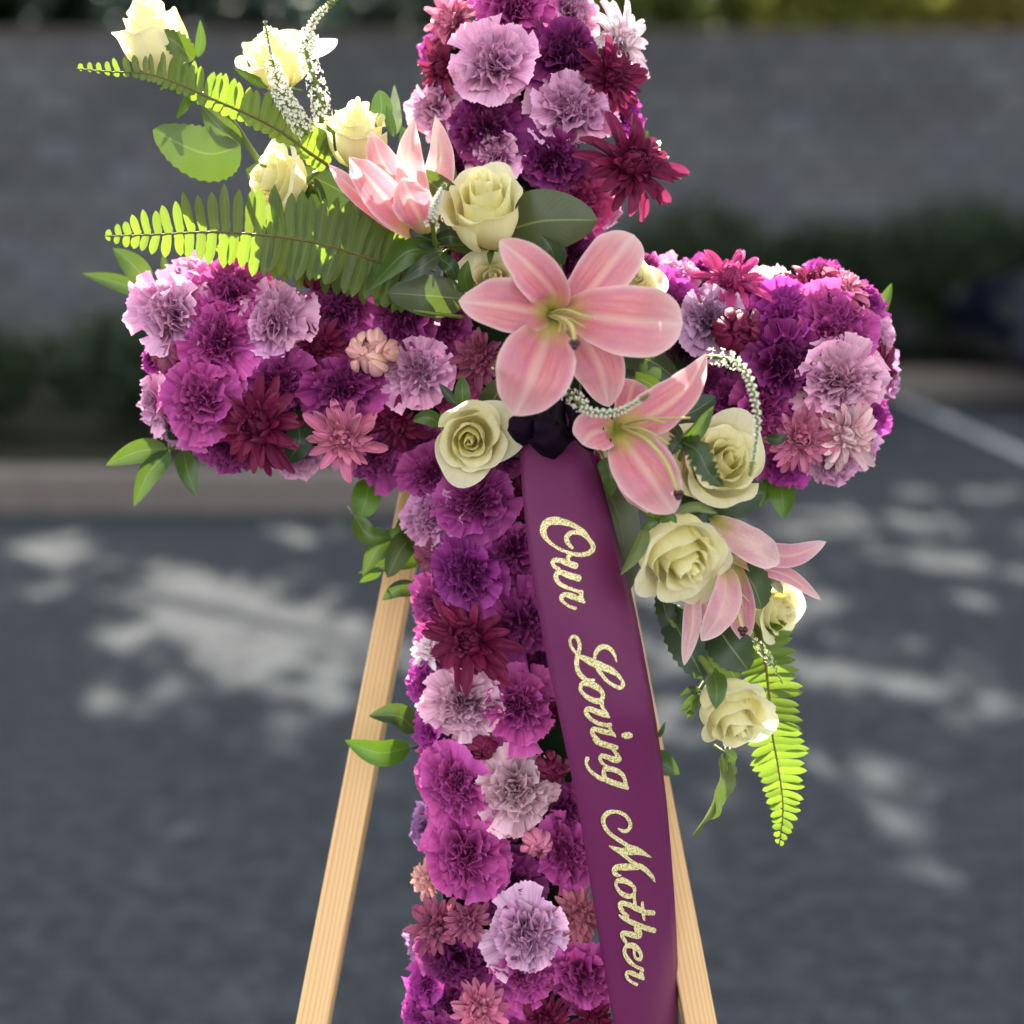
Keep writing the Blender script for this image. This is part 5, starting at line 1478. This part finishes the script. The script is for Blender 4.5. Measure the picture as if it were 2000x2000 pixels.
# ================================================================ veronica spikes
def spike(label, pts, r_stem, n, size, bs0=0.0, star_to=0.45, seed=0, green_tip=0.12, star_k=1.45):
    """buds in a spiral along a stem: open star florets toward the base, tight beads toward the tip"""
    rnd = random.Random(seed)
    N_ = 60
    line = [P(*q) for q in spline(pts, N_)]
    base = line[0]
    root = empty('veronica_spike', base, label, 'flower spike', 'white veronica spikes')
    v, f = tube_mesh([p - base for p in line], [(r_stem * (1 - .6 * i / (N_ - 1))) * PX for i in range(N_)], 7)
    put('stem', mesh('stem', v, f), M['stem'], root)
    av, af, bv_, bf_, gv, gf = [], [], [], [], [], []
    for k in range(n):
        s = bs0 + (1 - bs0) * (k / n) ** (0.8)
        x = s * (N_ - 1)
        i = min(int(x), N_ - 2)
        c = line[i].lerp(line[i + 1], x - i) - base
        t = (line[i + 1] - line[i]).normalized()
        a1 = t.cross(FW).normalized()
        a2 = t.cross(a1)
        an = k * 2.39996
        rad = a1 * math.cos(an) + a2 * math.sin(an)
        d = (rad + t * (0.15 + 0.5 * s)).normalized()
        taper = 1.0 if s < .5 else (1 - (s - .5) / .5 * .62)
        L = size * PX * taper * (star_k if s < star_to else 1.0)
        p0 = c + rad * r_stem * PX * .5
        if s < star_to:
            tv, tf = tube_mesh([p0, p0 + d * L * 1.1], [0.13 * size * PX] * 2, 4)
            n0 = len(gv); gv += tv; gf += [tuple(q + n0 for q in z) for z in tf]
            c1 = p0 + d * L * rnd.uniform(.8, 1.15)
            x1 = d.cross(t).normalized(); y1 = d.cross(x1)
            for m_ in range(4):
                b = m_ * math.pi / 2 + rnd.uniform(-.3, .3)
                o_ = x1 * math.cos(b) + y1 * math.sin(b)
                q_ = -x1 * math.sin(b) + y1 * math.cos(b)
                n0 = len(av)
                S_ = L * rnd.uniform(.5, .8)
                av += [c1, c1 + o_ * S_ * .6 + q_ * S_ * .38 + d * S_ * .3, c1 + o_ * S_ * 1.0 + d * S_ * .35, c1 + o_ * S_ * .6 - q_ * S_ * .38 + d * S_ * .3]
                af += [(n0, n0 + 1, n0 + 2), (n0, n0 + 2, n0 + 3)]
        else:
            tgt_v, tgt_f = (gv, gf) if s > 1 - green_tip else (bv_, bf_)
            n0 = len(tgt_v)
            x1 = d.cross(t).normalized(); y1 = d.cross(x1)
            rings = [(0, .05), (.25, .42), (.6, .5), (.9, .28), (1.0, .04)]
            for (z_, r_) in rings:
                for m_ in range(6):
                    b = m_ * math.pi / 3
                    tgt_v.append(p0 + d * L * z_ * 1.15 + (x1 * math.cos(b) + y1 * math.sin(b)) * r_ * L * .85)
            for q in range(4):
                for m_ in range(6):
                    tgt_f.append((n0 + q * 6 + m_, n0 + q * 6 + (m_ + 1) % 6, n0 + (q + 1) * 6 + (m_ + 1) % 6, n0 + (q + 1) * 6 + m_))
    for nm, vv, ff, mm in (('open_florets', av, af, 'floret'), ('closed_buds', bv_, bf_, 'floret'), ('green_tip', gv, gf, 'stem')):
        if vv:
            o = put(nm, mesh(nm, vv, ff, smooth=(nm != 'open_florets')), M[mm], root)
            o['kind'] = 'stuff'
    return root
spike('feathery white spike in front of the top white rose, left of the pair', [(600, 262, .02), (575, 225, .03), (550, 180, .04), (530, 110, .045), (517, 40, .045)], 4, 95, 8.0, 0.0, .72, 1, .12, 1.8)
spike('tall feathery white spike leaning right out of the top edge', [(628, 240, .02), (625, 190, .03), (600, 110, .045), (600, 75, .045), (616, 36, .045), (645, 8, .04), (672, -20, .04)], 5, 140, 8.0, 0.0, .52, 2, .2, 1.8)
spike('short white veronica spike left of the tall white rose', [(850, 478, .06), (845, 432, .09), (853, 395, .105), (870, 358, .105)], 5, 100, 7.6, .3, .36, 3, .12)
spike('white veronica spike lying across the side-facing lily', [(1100, 768, .075), (1125, 778, .1), (1150, 803, .115), (1200, 806, .125), (1240, 788, .13), (1268, 770, .13)], 5, 120, 6.8, .05, .32, 4, .14)
spike('arching white veronica spike hanging over the right white rose', [(1362, 700, .02), (1400, 697, .07), (1445, 712, .09), (1468, 755, .105), (1479, 820, .12), (1474, 880, .13), (1464, 930, .132)], 5, 135, 7.4, .1, .3, 5, .1)
spike('tiny white sprig among the upper leaflets of the hanging fern', [(1462, 1240, .0), (1490, 1270, .005), (1510, 1300, .005), (1528, 1335, .0)], 2, 40, 5, 0.0, .7, 6, .1)
spike('pale yellow green bud cluster beside the dusty pink chrysanthemum', [(968, 722, .03), (975, 705, .035), (980, 695, .035)], 3, 26, 7, 0, 0.0, 7, .9)

# ================================================================ ribbon with gold lettering
LE = [(780, 1008), (870, 1016), (952, 1019), (1029, 1027), (1133, 1040), (1200, 1053), (1288, 1068), (1400, 1092), (1500, 1113), (1586, 1131), (1700, 1149), (1800, 1165), (1900, 1182), (2000, 1199), (2200, 1235)]
RE = [(780, 1128), (870, 1155), (903, 1164), (985, 1187), (1097, 1217), (1154, 1233), (1288, 1259), (1400, 1280), (1500, 1294), (1586, 1304), (1700, 1313), (1800, 1320), (1900, 1324), (2000, 1325), (2200, 1322)]
WW = [(780, .03), (870, .048), (1000, .058), (1200, .068), (1400, .07), (1600, .060), (1800, .047), (2000, .028), (2200, -.0)]
def lerp_tab(tab, y):
    for (a, b), (c, d) in zip(tab, tab[1:]):
        if y <= c or (c, d) == tab[-1]:
            return b + (d - b) * (y - a) / (c - a)
def smooth_tab(tab, y):
    return sum(lerp_tab(tab, y + k * 22) for k in (-2, -1, 0, 1, 2)) / 5
def rib_w(u, y):
    w = smooth_tab(WW, y)
    return w - 0.008 * (u - .5) ** 2 * 4 + 0.0035 * math.sin(u * 3.1 + y * .006) + .0016 * math.sin(u * 5 - y * .011) - 0.006 * max(0, (u - .75) / .25) ** 2 - .075 * max(0, min(1, (y - 1400) / 500)) * u ** 1.7
def rib(u, y, lift=0.0):
    xl, xr = smooth_tab(LE, y), smooth_tab(RE, y)
    return P(xl + (xr - xl) * u, y, rib_w(u, y) + lift)
rloc = rib(.5, 860)
ribbon = empty('ribbon', rloc, 'purple satin ribbon with gold script hanging down the front of the cross', 'ribbon')
nv, nu = 120, 15
v, uv = [], []
for j in range(nv):
    y = 790 + (2200 - 790) * j / (nv - 1)
    for i in range(nu):
        v.append(rib(i / (nu - 1), y) - rloc)
        uv.append((i / (nu - 1), j / (nv - 1)))
band = put('band', mesh('band', v, grid_faces(nu, nv), uv), M['ribbon'], ribbon)
sm = band.modifiers.new('thickness', 'SOLIDIFY')
sm.thickness = 0.0004
sm.offset = -1.0

def T(ox, oy, k, pts):
    return [(ox + x * k, oy + y * k, w * k) for x, y, w in pts]
A = lambda p: T(1030, 990, .10352, p)
B = lambda p: T(1080, 1220, .10352, p)
Cc = lambda p: T(1100, 1380, .09317, p)
Dd = lambda p: T(1150, 1560, .10349, p)
E = lambda p: T(1160, 1720, .1139, p)
WORDS = {
 'word_our': [
  A([(850, 775, 50), (770, 690, 85), (740, 590, 95), (800, 500, 90), (920, 480, 80), (1040, 510, 85), (1150, 600, 80), (1230, 710, 90), (1235, 800, 95), (1160, 870, 95), (1040, 900, 85), (900, 895, 75), (740, 850, 60), (600, 790, 60), (460, 700, 60), (350, 590, 85), (300, 480, 125), (320, 360, 140), (400, 280, 150), (540, 262, 150), (700, 290, 120), (850, 340, 100), (960, 400, 85), (1060, 460, 70), (1150, 560, 50)]),
  A([(860, 890, 60), (780, 930, 80), (760, 1010, 75)]),
  A([(905, 1110, 125), (760, 1060, 115), (620, 1010, 95), (520, 1005, 90), (475, 1050, 75), (510, 1120, 75), (590, 1180, 85)]),
  A([(965, 1345, 125), (780, 1290, 120), (640, 1235, 100), (560, 1250, 90), (540, 1330, 90), (590, 1430, 80), (720, 1510, 75), (860, 1560, 65), (1000, 1610, 65)]),
  A([(1020, 1600, 80), (1015, 1710, 80), (1070, 1800, 50)]),
  A([(1040, 1780, 60), (980, 1750, 85), (850, 1690, 110), (720, 1655, 90), (650, 1690, 85), (650, 1760, 70), (720, 1830, 55), (820, 1890, 60), (910, 1915, 60)])],
 'word_loving': [
  B([(500, 600, 60), (420, 520, 60), (345, 410, 55), (320, 290, 55), (380, 220, 60), (450, 250, 65), (495, 340, 70), (500, 450, 75), (475, 560, 80), (450, 660, 90), (450, 780, 90), (480, 890, 90), (550, 980, 90), (640, 1045, 80), (780, 1045, 40)]),
  B([(1200, 700, 20), (1160, 570, 60), (1080, 460, 85), (960, 415, 95), (860, 460, 95), (800, 560, 70), (785, 650, 50)]),
  B([(480, 590, 60), (600, 640, 110), (780, 730, 150), (950, 800, 140), (1100, 865, 125), (1220, 950, 80), (1300, 1050, 60), (1320, 1140, 75), (1260, 1190, 80), (1150, 1150, 65), (1020, 1060, 65), (920, 940, 75), (850, 840, 80)]),
  B([(620, 1090, 130), (540, 1130, 90), (520, 1230, 65), (600, 1330, 75), (720, 1410, 100), (850, 1445, 110), (925, 1400, 90), (940, 1310, 75), (880, 1220, 100), (760, 1140, 130), (640, 1100, 120)]),
  B([(915, 1450, 90), (930, 1540, 70), (975, 1620, 60), (1030, 1700, 60)]),
  B([(1060, 1745, 40), (960, 1690, 110), (820, 1640, 110), (690, 1590, 100), (630, 1620, 90), (645, 1700, 80), (740, 1800, 75), (880, 1870, 80), (1000, 1895, 80), (1080, 1890, 80)]),
  Cc([(975, 390, 80), (980, 450, 75), (1000, 520, 60)]),
  Cc([(1095, 635, 30), (1040, 575, 85), (920, 540, 110), (760, 500, 110), (640, 470, 95), (605, 530, 90), (650, 620, 90), (740, 690, 70)]),
  Cc([(1110, 860, 110), (980, 830, 120), (820, 780, 130), (710, 735, 120), (640, 690, 50)]),
  Cc([(1040, 900, 60), (1090, 960, 70), (1130, 1010, 90)]),
  Cc([(1110, 1010, 70), (1165, 1090, 125), (1100, 1120, 130), (950, 1070, 115), (830, 1030, 100), (775, 1070, 80), (795, 1150, 70), (870, 1230, 65), (960, 1290, 90)]),
  Cc([(860, 1310, 90), (1000, 1310, 110), (1130, 1350, 110), (1240, 1430, 90), (1290, 1530, 80), (1305, 1620, 90), (1350, 1730, 40)]),
  Cc([(1340, 1700, 90), (1180, 1640, 120), (1030, 1590, 120), (900, 1530, 110), (860, 1450, 100), (850, 1370, 90), (880, 1300, 80)]),
  Cc([(930, 1540, 100), (780, 1500, 100), (650, 1420, 80), (540, 1310, 65), (485, 1190, 65), (505, 1090, 95)]),
  Cc([(1262, 605, 100), (1300, 605, 140), (1340, 605, 140), (1380, 605, 140), (1415, 605, 100)])],
 'word_mother': [
  Dd([(560, 565, 30), (640, 610, 70), (720, 605, 75), (775, 540, 75), (780, 460, 70), (720, 350, 70), (630, 280, 70), (500, 245, 70), (370, 265, 90), (285, 350, 90), (275, 450, 80), (330, 580, 75), (450, 700, 75), (600, 800, 80), (740, 890, 80), (900, 960, 110), (1050, 1040, 80), (1175, 1105, 20)]),
  Dd([(385, 890, 20), (500, 945, 80), (640, 990, 120), (760, 985, 160), (900, 1000, 120), (1020, 1050, 50)]),
  Dd([(450, 940, 30), (640, 1050, 70), (760, 1150, 70), (880, 1240, 90), (1000, 1290, 100), (1120, 1390, 90), (1200, 1480, 70), (1245, 1570, 25)]),
  Dd([(920, 1290, 110), (760, 1290, 130), (620, 1290, 130), (510, 1305, 110), (480, 1380, 90), (530, 1440, 80), (605, 1450, 30)]),
  Dd([(640, 1540, 120), (535, 1555, 80), (515, 1640, 60), (590, 1760, 80), (700, 1830, 100), (800, 1835, 90), (860, 1770, 65), (850, 1670, 70), (760, 1590, 90), (660, 1545, 115)]),
  E([(690, 250, 55), (695, 330, 55), (705, 410, 60)]),
  E([(1015, 552, 90), (870, 540, 90), (740, 480, 100), (600, 415, 90), (475, 385, 85), (450, 440, 80), (500, 540, 70), (575, 610, 70)]),
  E([(830, 375, 45), (835, 480, 60), (850, 600, 55), (865, 675, 35)]),
  E([(1030, 855, 95), (880, 810, 95), (740, 755, 95), (600, 690, 85), (480, 625, 60), (435, 590, 30)]),
  E([(720, 800, 80), (760, 880, 120), (765, 945, 110), (680, 935, 105), (560, 905, 95), (495, 905, 80), (490, 965, 70), (545, 1050, 60)]),
  E([(570, 1110, 90), (680, 1120, 105), (775, 1200, 75), (810, 1290, 60), (785, 1350, 70), (730, 1340, 50), (695, 1280, 45), (690, 1200, 45), (690, 1140, 45)]),
  E([(610, 1105, 80), (535, 1150, 60), (530, 1250, 70), (600, 1370, 80), (700, 1460, 60), (825, 1520, 60)]),
  E([(830, 1530, 60), (812, 1600, 75), (850, 1685, 45)]),
  E([(845, 1680, 55), (720, 1620, 85), (620, 1575, 80), (560, 1595, 65), (580, 1680, 50), (650, 1740, 50), (730, 1780, 60)])],
}
def x_to_u(x, y):
    xl, xr = smooth_tab(LE, y), smooth_tab(RE, y)
    return (x - xl) / (xr - xl)
k = 0
for wname, strokes in WORDS.items():
    vv, ff = [], []
    for st in strokes:
        lift = 0.0005 + 0.00006 * k
        k += 1
        line = spline(st, max(12, len(st) * 6))
        rows = []
        for j, (x, y, w) in enumerate(line):
            a, b = line[max(j - 1, 0)], line[min(j + 1, len(line) - 1)]
            tx, ty = b[0] - a[0], b[1] - a[1]
            q = math.hypot(tx, ty) or 1
            rows.append((x, y, -ty / q, tx / q, tx / q, ty / q, max(w, .5) / 2))
        # round caps
        def cap(row, s):
            x, y, nx, ny, tx, ty, h = row
            return [(x + s * tx * h * .85, y + s * ty * h * .85, nx, ny, tx, ty, h * .45), (x + s * tx * h * .5, y + s * ty * h * .5, nx, ny, tx, ty, h * .85)]
        c0 = cap(rows[0], -1)
        c1 = cap(rows[-1], 1)
        rows = c0 + rows + c1[::-1]
        n0 = len(vv)
        for (x, y, nx, ny, tx, ty, h) in rows:
            h += random.uniform(-.25, .25)
            for e in (-1, 0, 1):
                X, Y = x + nx * h * e, y + ny * h * e
                vv.append(rib(x_to_u(X, Y), Y, lift + (0.0002 if e == 0 else 0)) - rloc)
        ff += [tuple(q + n0 for q in z) for z in grid_faces(3, len(rows))]
    put(wname, mesh(wname, vv, ff), M['gold'], ribbon)

# dark bow above the ribbon
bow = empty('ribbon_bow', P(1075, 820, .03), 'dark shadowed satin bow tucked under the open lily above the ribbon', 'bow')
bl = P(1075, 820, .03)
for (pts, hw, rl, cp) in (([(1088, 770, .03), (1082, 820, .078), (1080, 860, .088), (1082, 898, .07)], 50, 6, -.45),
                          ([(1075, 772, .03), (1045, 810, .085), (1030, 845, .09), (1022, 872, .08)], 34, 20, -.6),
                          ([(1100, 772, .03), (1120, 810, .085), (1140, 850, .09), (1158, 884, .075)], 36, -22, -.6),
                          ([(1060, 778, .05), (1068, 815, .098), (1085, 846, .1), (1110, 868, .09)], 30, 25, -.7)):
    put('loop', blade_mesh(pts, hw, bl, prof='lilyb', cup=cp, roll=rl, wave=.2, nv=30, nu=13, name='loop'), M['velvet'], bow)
